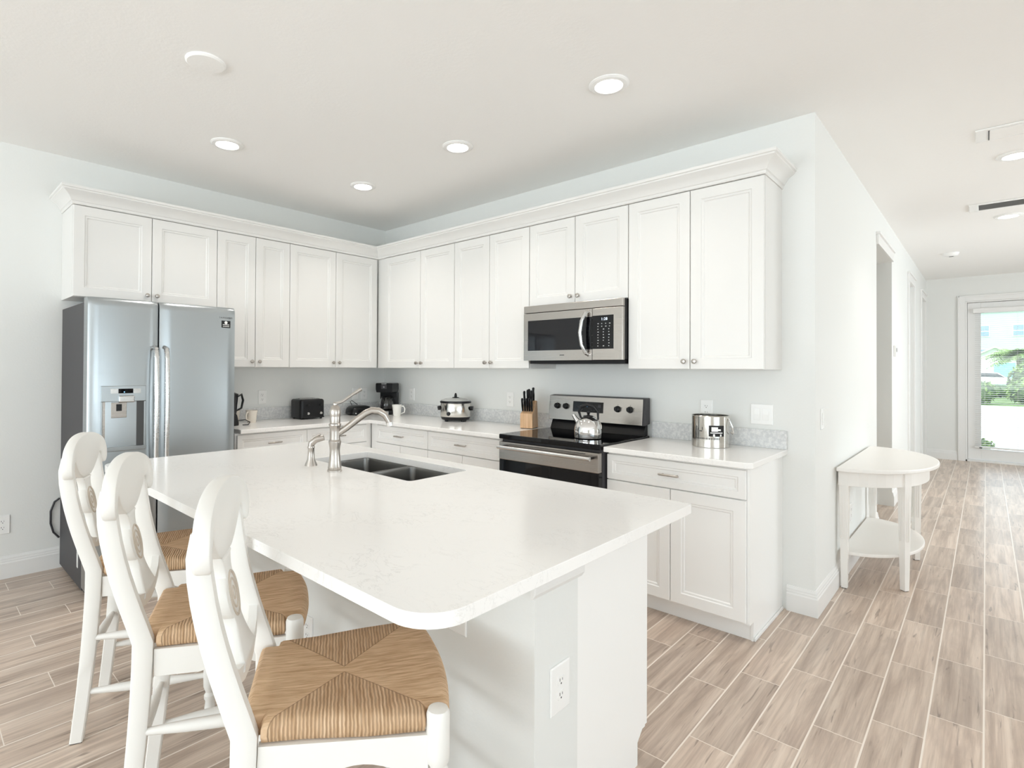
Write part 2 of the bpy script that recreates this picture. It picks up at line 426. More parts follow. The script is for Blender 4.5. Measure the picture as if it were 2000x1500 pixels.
# ------------------------------------------------------------------ entry door with built-in blind
b = MB(); w = .075
b.box(DX0-w, DX0, 7.50, 7.52, 0, DZ+w); b.box(DX1, DX1+w, 7.50, 7.52, 0, DZ+w); b.box(DX0, DX1, 7.50, 7.52, DZ, DZ+w)
b.box(DX0-w-.008, DX0-w+.012, 7.492, 7.50, 0, DZ+w+.008); b.box(DX1+w-.012, DX1+w+.008, 7.492, 7.50, 0, DZ+w+.008); b.box(DX0-w, DX1+w, 7.492, 7.50, DZ+w-.012, DZ+w+.008)
b.box(DX0, DX0+.02, 7.52, 7.66, 0, DZ); b.box(DX1-.02, DX1, 7.52, 7.66, 0, DZ); b.box(DX0+.02, DX1-.02, 7.52, 7.66, DZ-.02, DZ)
b.box(DX0, DX1, 7.52, 7.70, 0, .025)
b.box(DX0+.02, DX0+.035, 7.622, 7.64, .025, DZ-.02); b.box(DX1-.035, DX1-.02, 7.622, 7.64, .025, DZ-.02); b.box(DX0+.035, DX1-.035, 7.622, 7.64, DZ-.035, DZ-.02)
struct(b.build('trim_4', 'trim_paint', bevel=.002))
b = MB(); y0, y1 = 7.575, 7.62;  gx0, gx1, gz0, gz1 = 4.42, 5.03, .19, 2.25
b.box(DX0+.023, gx0, y0, y1, .03, DZ-.024); b.box(gx1, DX1-.023, y0, y1, .03, DZ-.024); b.box(gx0, gx1, y0, y1, .03, gz0); b.box(gx0, gx1, y0, y1, gz1, DZ-.024)
dr = struct(b.build('door_1', 'trim_paint', bevel=.003))
b = MB(); b.box(gx0, gx1, 7.595, 7.60, gz0, gz1); b.build('pane', 'pane_glass', dr)
b = MB(); b.box(DX1-.10, DX1-.06, y0-.012, y0, .93, 1.10); b.tube([(DX1-.08, y0-.012, 1.0), (DX1-.08, y0-.05, 1.0), (DX1-.18, y0-.055, 1.0)], .008); b.build('door_handle', 'nickel', dr, smooth=True)
bl = thing('window_blind', 'white horizontal slat blind hanging over the glass of the entry door', 'blind', (0, 0, 0))
MB().box(4.335, 5.10, 7.515, 7.572, 2.195, 2.262).build('headrail', 'trim_paint', bl, bevel=.003)
b = MB(); nsl = 66
for i in range(nsl):
    z = .235+i*(2.185-.235)/(nsl-1)
    T = Matrix.Translation((4.72, 7.545, z)) @ Matrix.Rotation(math.radians(8), 4, 'X')
    b.box(-.365, .365, -.013, .013, -.0006, .0006, T)
o = b.build('slats', 'trim_paint', bl); o['kind'] = 'stuff'
MB().box(4.35, 5.09, 7.53, 7.56, .205, .228).build('bottom_rail', 'trim_paint', bl, bevel=.003)
for x in (4.46, 4.80):
    MB().tube([(x, 7.530, .21), (x, 7.530, 2.2)], .0012, 6).build('cord', 'trim_paint', bl)
MB().box(4.40, 4.43, 7.517, 7.529, .203, .218).build('catch', 'slot_dark', bl)

# ------------------------------------------------------------------ cabinets
def knob(parent, x, y, z):
    MB().lathe([(.006, 0), (.005, -.012), (.013, -.017), (.0145, -.023), (.012, -.029), (.004, -.031)], (x, y, z), 18, 'y').build('knob', 'nickel', parent, smooth=True)
def pull(parent, x, y, z, L=.11):
    b = MB(); h = L/2
    b.tube([(x-h, y-.024, z), (x-h*.9, y-.028, z), (x+h*.9, y-.028, z), (x+h, y-.024, z)], [.004, .0058, .0058, .004], 10)
    for s in (-1, 1): b.tube([(x+s*h*.72, y, z), (x+s*h*.72, y-.027, z)], .004, 8)
    b.build('pull', 'nickel', parent, smooth=True)
G = .0022
def upper(label, loc, rz, w, z0, z1, splits, knobs, grp='upper cabinets', depth=.315):
    t = thing('wall_cabinet', label, 'cabinet', loc, rz, grp)
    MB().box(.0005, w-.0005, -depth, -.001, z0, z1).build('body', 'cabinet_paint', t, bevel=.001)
    edges = [0]+splits+[w]
    for i, (a, c) in enumerate(zip(edges, edges[1:])):
        if knobs[i] is None:
            MB().box(a+.001, c-.001, -depth-.006, -depth-.0002, z0, z1).build('filler_strip', 'cabinet_paint', t); continue
        d = MB().panel(a+G, c-G, z0+.002, z1-.004, -depth-.0015, .020, .058).build('door', 'cabinet_paint', t)
        knob(d, (c-.03 if knobs[i] == 'R' else a+.03), -depth-.0215, z0+.045)
    return t
UZ0, UZ1 = 1.336, 2.355
upper('short white two-door cabinet mounted above the steel refrigerator', (0, -2.69, 0), R90, .88, 1.775, UZ1, [.445], ['R', 'L'])
upper('narrow white two-door wall cabinet next to the one over the refrigerator', (0, -1.81, 0), R90, .582, UZ0, UZ1, [.294], ['R', 'L'])
upper('white two-door wall cabinet above the toaster, left of the room corner', (0, -1.228, 0), R90, .893, UZ0, UZ1, [.435, .876], ['R', 'L', None])
upper('white two-door wall cabinet in the corner above coffee maker and mug', (.316, 0, 0), 0, 1.035, UZ0, UZ1, [.114, .617], [None, 'R', 'L'])
upper('white two-door wall cabinet between the corner one and the microwave', (1.352, 0, 0), 0, .760, UZ0, UZ1, [.379], ['R', 'L'])
upper('short white two-door cabinet mounted directly above the microwave', (2.113, 0, 0), 0, .762, 1.775, UZ1, [.379], ['R', 'L'])
upper('large white two-door wall cabinet at right end of the row, above canister', (2.876, 0, 0), 0, .764, UZ0, UZ1, [.379], ['R', 'L'])

# crown moulding swept round the run with mitres
def sweep(path, prof, name, m):
    """path: plan points; prof: (out, z), out to the right-hand side of travel"""
    rings = []
    P = [Vector(p) for p in path]
    for i, p in enumerate(P):
        ds = []
        if i > 0: ds.append((P[i]-P[i-1]).normalized())
        if i < len(P)-1: ds.append((P[i+1]-P[i]).normalized())
        ns = [Vector((d.y, -d.x)) for d in ds]
        n = sum(ns, Vector((0, 0))).normalized(); k = 1/max(.3, n.dot(ns[0]))
        rings.append([(p.x+n.x*k*a, p.y+n.y*k*a, z) for a, z in prof])
    return MB().loft(rings).build(name, m, smooth=25)
CP = [(-.02, 2.3555), (.004, 2.3555), (.008, 2.362), (.008, 2.372), (.014, 2.376), (.022, 2.392), (.036, 2.410), (.056, 2.424), (.064, 2.430), (.064, 2.437), (.072, 2.441), (.072, 2.456), (-.02, 2.456)]
tag(sweep([(0.001, -2.69), (.337, -2.69), (.337, -.337), (3.641, -.337), (3.641, -.001)], CP, 'crown_molding', 'cabinet_paint'),
    'continuous white crown moulding along the tops of all wall cabinets', 'crown moulding')

def base(label, loc, rz, w, units, grp='base cabinets', endpanel=False, depth=.58, filler=None, ndoors=1):
    t = thing('base_cabinet', label, 'cabinet', loc, rz, grp)
    b = MB(); b.box(.0005, w-.0005, -depth, -.001, .095, .859); b.box(.0005, w-.0005, -depth+.06, -.001, .0005, .095)
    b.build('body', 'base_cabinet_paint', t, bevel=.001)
    if endpanel:
        MB().prism([(-.001, .0), (-depth+.055, .0), (-depth+.055, .095), (-depth-.001, .095), (-depth-.001, .859), (-.001, .859)], 'x', w, w+.012).build('end_panel', 'base_cabinet_paint', t)
        MB().box(w+.012, w+.022, -depth+.055, -.017, .0, .018).build('shoe_molding', 'trim_paint', t, bevel=.004)
    for a, c, nd in units:
        if nd == 0:
            MB().box(a+.001, c-.001, -depth-.006, -depth-.0002, .10, .855).build('filler_strip', 'base_cabinet_paint', t); continue
        d = MB().panel(a+G, c-G, .704, .846, -depth-.0015, .020, .034).build('drawer', 'base_cabinet_paint', t)
        pull(d, (a+c)/2, -depth-.0215, .775)
        for k in range(nd):
            x0 = a+(c-a)*k/nd; x1 = a+(c-a)*(k+1)/nd
            MB().panel(x0+G, x1-G, .108, .698, -depth-.0015, .020, .056).build('door', 'base_cabinet_paint', t)
    return t
base('white base cabinet with drawer between the refrigerator and the corner, below cups', (0, -1.775, 0), R90, .562, [(0.01, .562, 1)])
base('white base cabinet with drawer below the toaster, ending at the corner', (0, -1.212, 0), R90, .63, [(0, .57, 1), (.57, .611, 0)])
base('white base cabinet with a drawer in the corner below coffee maker', (.602, 0, 0), 0, .731, [(-.013, .066, 0), (.066, .731, 2)])
base('white base cabinet with a wide drawer just left of the range', (1.334, 0, 0), 0, .775, [(0, .75, 2), (.75, .775, 0)])
base('white base cabinet with wide drawer and two doors, right of the range', (2.881, 0, 0), 0, .750, [(0, .750, 2)], endpanel=True)

# worktops and splashes
CT0, CT1 = .860, .890
MBp = MB().prism([(.0, -1.758), (.645, -1.758), (.645, -.645), (2.107, -.645), (2.107, -.0005), (.0005, -.0005)], 'z', CT0, CT1)
tag(MBp.build('countertop', 'quartz', bevel=.004), 'white quartz countertop wrapping the corner between refrigerator and range', 'countertop')
tag(MB().prism([(2.883, -.645), (3.64, -.645), (3.668, -.62), (3.668, -.0005), (2.883, -.0005)], 'z', CT0, CT1).build('countertop', 'quartz', bevel=.004),
    'short white quartz countertop right of the range, under the metal canister', 'countertop')
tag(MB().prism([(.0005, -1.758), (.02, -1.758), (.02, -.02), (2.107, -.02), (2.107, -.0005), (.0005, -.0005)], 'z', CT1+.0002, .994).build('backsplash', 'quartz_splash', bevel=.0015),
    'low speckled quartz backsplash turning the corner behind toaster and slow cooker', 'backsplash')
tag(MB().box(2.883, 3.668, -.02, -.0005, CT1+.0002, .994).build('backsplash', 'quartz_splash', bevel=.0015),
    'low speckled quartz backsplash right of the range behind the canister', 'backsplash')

# ------------------------------------------------------------------ island
IX0, IX1, IY0, IY1 = 1.53, 3.769, -2.79, -1.615
struct(MB().box(1.75, 3.62, -2.28, -2.075, 0, .859).build('wall_island', 'wall_paint'))
bo = board('baseboard_island', (3.62, -2.28), (1.75, -2.28), (0, -1), 0, 0); 
tr = MB(); tr.prism([(3.6205, .735), (3.627, .738), (3.636, .752), (3.636, .859), (3.6205, .859)], 'y', -2.300, -2.062)
struct(tr.build('trim_5', 'trim_paint', bevel=.0015))
t = thing('island_cabinet', 'long white kitchen island cabinet under the big quartz island top', 'cabinet', (0, 0, 0))
b = MB(); b.box(1.75, 3.604, -2.074, -1.645, .095, .61); b.box(1.75, 2.03, -2.074, -1.645, .61, .859); b.box(2.90, 3.604, -2.074, -1.645, .61, .859); b.box(2.03, 2.90, -1.660, -1.645, .61, .859)
b.box(1.75, 3.604, -2.074, -1.72, .0005, .095)
b.build('body', 'base_cabinet_paint', t)
MB().prism([(-2.0745, .0), (-1.70, .0), (-1.70, .075), (-1.665, .105), (-1.645, .105), (-1.645, .859), (-2.0745, .859)], 'x', 3.6045, 3.619).build('end_panel', 'base_cabinet_paint', t)
for k in range(4):
    T = Matrix.Translation((3.619-.46*k, -1.6425, 0)) @ Matrix.Rotation(PI, 4, 'Z')
    d = MB().panel(G, .46-G, .108, .845, 0, .018, .056)
    bmesh.ops.transform(d.bm, matrix=T, verts=d.bm.verts); d.build('door', 'base_cabinet_paint', t)
# island top with a sink cut-out
SX0, SX1, SY0, SY1 = 2.095, 2.835, -2.045, -1.715
def island_top():
    pts = []
    def arc(cx_, cy_, r, a0, a1, n=10):
        return [(cx_+r*math.cos(a0+(a1-a0)*i/n), cy_+r*math.sin(a0+(a1-a0)*i/n)) for i in range(n+1)]
    pts += arc(IX1-.095, IY0+.095, .095, -PI/2, 0)
    pts += arc(IX1-.012, IY1-.012, .012, 0, PI/2, 4) + arc(IX0+.012, IY1-.012, .012, PI/2, PI, 4) + arc(IX0+.09, IY0+.09, .09, PI, 1.5*PI)
    hole = arc(SX1-.02, SY0+.02, .02, -PI/2, 0, 4)+arc(SX1-.02, SY1-.02, .02, 0, PI/2, 4)+arc(SX0+.02, SY1-.02, .02, PI/2, PI, 4)+arc(SX0+.02, SY0+.02, .02, PI, 1.5*PI, 4)
    b = MB(); bm = b.bm; out = {}
    for z in (CT0, CT1):
        es = []; rings = []
        for loop in (pts, hole):
            vs = [bm.verts.new((x, y, z)) for x, y in loop]; rings.append(vs)
            es += [bm.edges.new((vs[i], vs[(i+1) % len(vs)])) for i in range(len(vs))]
        bmesh.ops.triangle_fill(bm, use_beauty=True, use_dissolve=False, edges=es)
        out[z] = rings
    for k in range(2):
        A, B = out[CT0][k], out[CT1][k]
        for i in range(len(A)):
            j = (i+1) % len(A); b._f([A[i], A[j], B[j], B[i]])
    return b.build('island_countertop', 'quartz', bevel=.003)
tag(island_top(), 'large white quartz island top with rounded corners and a sink cut-out', 'countertop')
# sink: two bowls under the top
t = thing('kitchen_sink', 'double-bowl stainless steel sink set into the island top', 'sink', (0, 0, CT0-.001))
def bowl(x0, x1, y0, y1, d):
    b = MB(); w = .003; R = []
    def rr(ins, z, r=.025):
        o = []
        for cx_, cy_, a0 in ((x1-ins-r, y0+ins+r, -PI/2), (x1-ins-r, y1-ins-r, 0), (x0+ins+r, y1-ins-r, PI/2), (x0+ins+r, y0+ins+r, PI)):
            for i in range(5):
                a = a0+PI/2*i/4; o.append((cx_+r*math.cos(a), cy_+r*math.sin(a), z))
        return o
    rings = [rr(.004, -d), rr(-.012, -d*.97), rr(-.012, -.004), rr(-.016, 0), rr(-.001, 0), rr(.001, -.01), rr(.006, -d+.03), rr(.03, -d+.006)]
    b.loft(rings)
    o = b.build('bowl', 'sink_steel', t, smooth=True)
    MB().lathe([(.0, -d+.008), (.04, -d+.0095), (.042, -d+.0065), (.001, -d+.0065)], ((x0+x1)/2, (y0+y1)/2, 0), 24).build('drain', 'nickel', o, smooth=True)
mid = 2.455
bowl(SX0+.0, mid-.013, SY0+.0, SY1-.0, .20); bowl(mid+.013, SX1, SY0, SY1, .20)
MB().box(mid-.012, mid+.012, SY0+.002, SY1-.002, -.02, -.0005).build('divider', 'brushed_steel', t, bevel=.004)

# faucet
t = thing('kitchen_faucet', 'tall brushed nickel faucet with curved spout and lever behind the sink', 'faucet', (2.445, -2.135, CT1))
MB().lathe([(.031, 0), (.031, .006), (.028, .009), (.029, .018), (.0275, .022), (.024, .05), (.0215, .085), (.023, .105), (.0265, .122), (.0265, .128), (.022, .136), (.0215, .17), (.0225, .19), (.026, .197), (.026, .203), (.0215, .206), (.0225, .222), (.0215, .235)], (0, 0, 0), 32).build('body', 'nickel', t, smooth=25)
MB().lathe([(.0235, .2355), (.025, .245), (.0245, .262), (.019, .275), (.012, .281), (.009, .284), (.009, .291), (.004, .296)], (0, 0, 0), 28).build('cap', 'nickel', t, smooth=True)
dv = Vector((.62, .78, 0)).normalized()
def q(d, z): return (dv.x*d, dv.y*d, z)
MB().tube([q(.012, .160), q(.05, .186), q(.095, .222), q(.13, .248), q(.155, .259), q(.185, .257), q(.212, .240), q(.226, .214), q(.230, .205)], [.0125, .0135, .0145, .015, .0155, .0155, .0145, .0125, .013], 16).build('spout', 'nickel', t, smooth=25)
MB().tube([q(.229, .206), q(.233, .192)], [.0145, .0135], 16).build('aerator', 'chrome', t, smooth=True)
lv = Vector((.55, .83, 0)).normalized()
MB().tube([(0, 0, .288), (lv.x*.03, lv.y*.03, .298), (lv.x*.075, lv.y*.075, .330), (lv.x*.11, lv.y*.11, .352)], [.006, .0055, .006, .0085], 12).build('lever', 'nickel', t, smooth=True)
t = thing('side_sprayer', 'small brushed nickel hand sprayer standing left of the kitchen faucet', 'sprayer', (2.250, -2.135, CT1))
MB().lathe([(.028, 0), (.026, .008), (.017, .028), (.0145, .055), (.0145, .075), (.017, .082), (.015, .088)], (0, 0, 0), 24).build('base', 'nickel', t, smooth=True)
MB().tube([(0, 0, .086), (.001, .001, .10), (.014, .017, .117), (.036, .044, .126)], [.0135, .015, .0145, .0125], 16).build('head', 'nickel', t, smooth=25)
MB().tube([(-.002, -.002, .112), (.008, .01, .128), (.026, .032, .141)], [.004, .005, .004], 8).build('trigger', 'nickel', t, smooth=True)

# ------------------------------------------------------------------ refrigerator
FY0, FY1, FX = -2.695, -1.862, .80
t = thing('refrigerator', 'stainless steel side-by-side refrigerator with ice dispenser at the left wall', 'refrigerator', (0, 0, 0))
b = MB(); b.box(.04, .665, FY0+.005, FY1-.005, .03, 1.712); b.box(.5, .655, FY0+.02, FY1-.02, .012, .03)
for y in (FY0+.06, FY1-.06):
    b.cyl((.1, y, 0), .02, .03); b.cyl((.6, y, 0), .02, .03)
b.build('body', 'fridge_side', t, bevel=.004)
MB().box(.665, .672, FY0+.01, FY1-.01, .06, 1.705).build('gasket', 'dark_gap', t)
GY = -2.330
def fdoor(y0, y1, z0, z1):
    """gently bowed door front with rounded vertical edges and top lip"""
    b = MB(); n = 14; ring = []
    for i in range(n+1):
        s = -1+2*i/n; y = y0+(y1-y0)*i/n
        x = FX-.004-.007*s*s-(.014*max(0, (abs(s)-.9)/.1)**2)
        ring.append((x, y))
    poly = [(.673, y0+.002)]+ring+[(.673, y1-.002)]
    zz = [(z0, .006), (z0+.008, 0), (z1-.05, 0), (z1-.022, .003), (z1-.008, .010), (z1, .022)]
    rings = [[(max(.673, x-d) if x > .68 else x, y, z) for x, y in poly] for z, d in zz]
    return b.loft(rings)
d1 = fdoor(FY0, GY-.004, .055, 1.735).build('freezer_door', 'fridge_steel', t, smooth=30)
d2 = fdoor(GY+.004, FY1, .055, 1.735).build('fridge_door', 'fridge_steel', t, smooth=30)
for d, y in ((d1, GY-.028), (d2, GY+.030)):
    b = MB(); b.tube([(FX-.012, y, 1.455), (FX+.03, y, 1.445), (FX+.045, y, 1.38), (FX+.052, y, 1.10), (FX+.045, y, .76), (FX+.03, y, .62), (FX-.012, y, .60)], [.013, .014, .0145, .0145, .0145, .014, .013], 14, True, 1.0)
    b.build('handle', 'brushed_steel', d, smooth=40)
for q0 in (FY0+.03, FY1-.10): MB().box(.55, .665, q0, q0+.07, 1.7125, 1.735).build('hinge_cover', 'fridge_side', t, bevel=.003)
# dispenser on the freezer door: frame standing just proud of the door with a dark recess
dy0, dy1 = -2.632, -2.402
fx = FX+.004
disp = MB(); disp.box(FX-.02, fx, dy0, dy1, 1.13, 1.222); disp.box(FX-.02, fx, dy0, dy0+.008, .86, 1.13); disp.box(FX-.02, fx, dy1-.012, dy1, .86, 1.13); disp.box(FX-.02, fx+.012, dy0, dy1, .842, .866)
disp.build('dispenser_frame', 'fridge_steel', d1, bevel=.003)
# niche drawn as a real concave liner
nb = MB(); rings = []
nb.box(FX-.019, FX-.006, dy0+.008, dy1-.012, .866, 1.13); nb.build('dispenser_liner', 'appliance_steel', d1)
b = MB(); b.prism([(dy1-.012, FX-.006), (dy1-.012, fx-.001), (dy1-.05, FX-.006)], 'z', .866, 1.13)
# swap axes: prism 'z' takes (x,y); rebuild properly
b.bm.free(); b = MB(); b.prism([(FX-.006, dy1-.055), (FX-.006, dy1-.012), (fx-.002, dy1-.012)], 'z', .8665, 1.1295); b.build('dispenser_cheek', 'slot_dark', d1)
MB().box(fx, fx+.0015, dy0+.085, dy0+.160, 1.178, 1.205).build('dispenser_display', 'black_glass', d1)
for q0 in (.045, .162): MB().box(fx, fx+.0012, dy0+q0, dy0+q0+.038, 1.178, 1.205).build('dispenser_button', 'brushed_steel', d1)
MB().box(fx+.0016, fx+.002, dy0+.112, dy0+.117, 1.183, 1.188).build('indicator', 'display_blue', d1)
MB().box(FX-.01, fx+.020, dy0+.085, dy0+.165, 1.125, 1.165).build('dispenser_spout', 'brushed_steel', d1, bevel=.006)
MB().box(FX-.006, FX-.001, dy0+.050, dy0+.130, 1.035, 1.125).build('dispenser_paddle', 'appliance_steel', d1, bevel=.004)
MB().box(FX-.001, FX+.001, dy0+.076, dy0+.104, 1.075, 1.115).build('dispenser_lever', 'black_plastic', d1, bevel=.001)
# brand word and square energy badge on the right door
text_mesh('door_lettering', 'SAMSUNG', .014, 'fridge_side', d2, (FX-.0062, -1.929, 1.664), (R90, 0, R90), .0004, 1.5)
bx = FX-.0052; by0, by1 = -1.958, -1.900
b = MB().use('black_matte'); b.box(bx-.012, bx, by0, by1, 1.598, 1.645); b.use('plate_plastic')
b.lathe([(.010, 0), (.010, .0006)], (bx, -1.929, 1.632), 20, 'x'); b.box(bx, bx+.0006, by0+.008, by1-.008, 1.616, 1.620); b.box(bx, bx+.0006, by0+.008, by1-.008, 1.605, 1.6085)
b.build('energy_badge', None, d2, rot=None)
# label on the fridge flank near the floor and power cord by the wall
MB().box(.545, .575, FY0+.0035, FY0+.0052, .14, .30).build('rating_label', 'plate_plastic', t)
tag(MB().tube([(.02, -2.69, .46), (.012, -2.715, .44), (.010, -2.735, .38), (.010, -2.735, .30), (.012, -2.72, .24), (.018, -2.69, .20)], .006, 8).build('power_cord', 'cable', smooth=True),
    'black power cord looping out behind the refrigerator at the left wall', 'cord')

# ------------------------------------------------------------------ range
RX0, RX1 = 2.118, 2.872
t = thing('range_stove', 'freestanding black and stainless electric range under the microwave', 'stove', (0, 0, 0))
b = MB(); b.box(RX0, RX1, -.63, -.03, .02, .868)
for x in (RX0+.05, RX1-.05):
    b.cyl((x, -.58, 0), .018, .02); b.cyl((x, -.1, 0), .018, .02)
b.build('body', 'fridge_side', t, bevel=.002)
MB().box(RX0-.004, RX1+.004, -.665, -.035, .8685, .900).build('cooktop', 'black_glass', t, bevel=.006)
od = MB().box(RX0+.004, RX1-.004, -.668, -.632, .235, .735).build('oven_door', 'black_glass', t, bevel=.003)
MB().box(RX0+.004, RX1-.004, -.672, -.632, .7355, .852).build('door_top_panel', 'appliance_steel', od, bevel=.004)
b = MB(); b.tube([(RX0+.035, -.722, .822), (RX1-.03, -.722, .822)], .0125, 16); b.build('oven_handle', 'brushed_steel', od, smooth=40)
for q0 in (RX0+.03, RX1-.06): MB().box(q0, q0+.02, -.722, -.67, .815, .829).build('handle_bracket', 'black_plastic', od)
b = MB()
b.box(RX0+.09, RX1-.09, -.6735, -.672, .839, .843); b.build('vent_slot', 'slot_dark', od)
MB().box(RX0+.004, RX1-.004, -.664, -.632, .05, .225).build('storage_drawer', 'appliance_steel', t, bevel=.003)
# backguard
MB().prism([(-.035, .9005), (-.095, .9005), (-.060, .975), (-.035, .975)], 'x', RX0+.012, RX1-.012).build('backguard_base', 'black_plastic', t)
b = MB(); b.prism([(-.028, .9755), (-.105, .966), (-.088, 1.140), (-.028, 1.146)], 'x', RX1-.016, RX1+.002); b.prism([(-.028, .9755), (-.100, .966), (-.083, 1.140), (-.028, 1.146)], 'x', RX0, RX1-.016)
b.build('backguard', 'fridge_side', t, bevel=.003)
cp = MB(); cp.prism([(-.1005, .966), (-.106, .968), (-.0885, 1.138), (-.0835, 1.139)], 'x', RX0+.002, RX1-.017); cpo = cp.build('control_panel', 'appliance_steel', t, bevel=.001)
slope = math.atan2(.0175, .17)
def onpanel(u, v, d=0):   # v: height along the panel; d: out of it
    return (RX0+u, -.106+.0175*(v/.17)-d*math.cos(slope), .968+v+d*math.sin(slope))
T0 = Matrix.Rotation(-slope, 4, 'X')
for u in (.077, .150, .560, .650):
    c_ = Vector(onpanel(u, .098)); T = Matrix.Rotation(-slope, 4, 'X')
    kb = MB().lathe([(.022, 0), (.022, -.004), (.019, -.006), (.0175, -.022), (.014, -.024)], c_, 24, 'y', T).build('control_knob', 'black_plastic', cpo, smooth=25)
    g = MB(); TT = Matrix.Translation(c_) @ T; g.box(-.003, .003, -.030, -.024, -.017, .017, TT); g.build('knob_grip', 'black_plastic', kb, bevel=.001)
    mk = MB()
    for a in (-70, 0, 70):
        s = math.radians(a); mk.box(-.0018+.030*math.sin(s), .0018+.030*math.sin(s), -.0008, 0, -.0018+.030*math.cos(s), .0018+.030*math.cos(s), TT)
    mk.build('dial_marks', 'slot_dark', cpo)
TT = Matrix.Translation(onpanel(.335, .10)) @ T0
MB().box(-.125, .115, -.003, 0, -.037, .037, TT).build('display_panel', 'black_glass', cpo)
b = MB(); b.box(-.013, .007, -.0036, -.003, .002, .016, TT); b.build('clock_display', 'display_blue', cpo)
b = MB()
for i in range(4):
    b.box(-.10+i*.016, -.092+i*.016, -.0035, -.003, -.022, -.018, TT); b.box(.02+i*.02, .030+i*.02, -.0035, -.003, -.026, -.021, TT); b.box(-.10+i*.016, -.093+i*.016, -.0035, -.003, -.004, 0, TT)
b.box(.075, .10, -.0035, -.003, .0, .022, TT)
b.build('panel_marks', 'fridge_side', cpo)

# ------------------------------------------------------------------ microwave
t = thing('microwave_oven', 'stainless over-the-range microwave with curved handle and black keypad', 'microwave', (0, 0, 0))
MZ0, MZ1, MY = 1.392, 1.772, -.375
MX0, MX1 = 2.117, 2.872
MB().box(MX0, MX1, MY, -.002, MZ0+.004, MZ1).build('body', 'black_matte', t, bevel=.003)
b = MB(); b.box(MX0+.02, MX1-.01, MY+.02, -.03, MZ0-.022, MZ0+.0035); b.build('underside_vent', 'black_matte', t, bevel=.002)
FRM = MY-.026
MB().box(MX0-.002, MX1+.002, FRM, MY-.0005, 1.722, MZ1).build('top_grille', 'appliance_steel', t, bevel=.003)
md = MB()
wx0, wx1, wz0, wz1 = MX0+.035, MX0+.500, 1.460, 1.668
md.box(MX0-.002, wx0, FRM, MY-.0005, MZ0, 1.719); md.box(wx1, MX0+.545, FRM, MY-.0005, MZ0, 1.719); md.box(wx0, wx1, FRM, MY-.0005, MZ0, wz0); md.box(wx0, wx1, FRM, MY-.0005, wz1, 1.719)
mdo = md.build('door', 'appliance_steel', t)
MB().box(wx0, wx1, FRM+.002, MY-.0006, wz0, wz1).build('door_window', 'smoked_glass', mdo)
MB().box(MX0+.5, MX0+.5445, FRM-.001, FRM+.001, wz0, wz1).build('window_edge', 'black_glass', mdo)
b = MB(); hx = MX0+.502
b.tube([(hx+.014, FRM+.002, 1.425), (hx+.010, FRM-.022, 1.435), (hx-.008, FRM-.042, 1.49), (hx-.016, FRM-.047, 1.565), (hx-.008, FRM-.042, 1.64), (hx+.010, FRM-.022, 1.695), (hx+.014, FRM+.002, 1.705)], [.010, .012, .0125, .013, .0125, .012, .010], 14); b.build('handle', 'brushed_steel', mdo, smooth=40)
ctl = MB().box(MX0+.547, MX1+.002, FRM, MY-.0005, MZ0, 1.719).build('control_side', 'appliance_steel', t, bevel=.002)
kp = MB().box(MX0+.5475, MX0+.695, FRM-.0015, FRM-.0001, 1.462, 1.672).build('keypad', 'black_glass', ctl)
b = MB()
for r_ in range(9):
    for c_ in range(4 if r_ < 2 else 3):
        x = MX0+.585+c_*(.027 if r_ < 2 else .038); z = 1.618-r_*.0175
        if (r_, c_) in ((7, 1),): continue
        w_ = .006 if (r_+c_) % 3 else .009; b.box(x, x+w_, FRM-.0021, FRM-.0015, z, z+.0045)
b.build('key_legends', 'brushed_steel', kp)
text_mesh('clock_digits', '1:28', .024, 'display_white', kp, (MX0+.632, FRM-.0018, 1.648), (R90, 0, 0), .0003, 1.1)
MB().box(MX0+.30, MX0+.335, FRM-.0006, FRM, 1.424, 1.429).build('maker_mark', 'fridge_side', mdo)

# ------------------------------------------------------------------ counter items
def at(name, label, cat, x, y, rz=0, z=CT1, group=None): return thing(name, label, cat, (x, y, z), rz, group)
# kettle
t = at('tea_kettle', 'shiny stainless dome kettle with black arched handle on the cooktop', 'kettle', 2.655, -.43, math.radians(190), .9005)
MB().lathe([(.080, 0), (.086, .004), (.089, .03), (.088, .055), (.082, .085), (.068, .11), (.048, .127), (.034, .134), (.001, .136)], (0, 0, 0), 40).build('body', 'chrome', t, smooth=True)
MB().lathe([(.034, .1335), (.030, .140), (.010, .144), (.007, .150), (.012, .158), (.008, .166), (.001, .167)], (0, 0, 0), 24).build('lid', 'black_plastic', t, smooth=True)
MB().tube([(.066, 0, .095), (.085, 0, .120), (.100, 0, .142)], [.020, .014, .012], 16).build('spout', 'chrome', t, smooth=True)
b = MB(); b.tube([(.050, 0, .125), (.062, 0, .160), (.048, 0, .195), (.010, 0, .208), (-.035, 0, .200), (-.062, 0, .170), (-.064, 0, .118)], [.006, .009, .0105, .011, .0105, .008, .006], 12); b.build('handle', 'black_plastic', t, smooth=True)
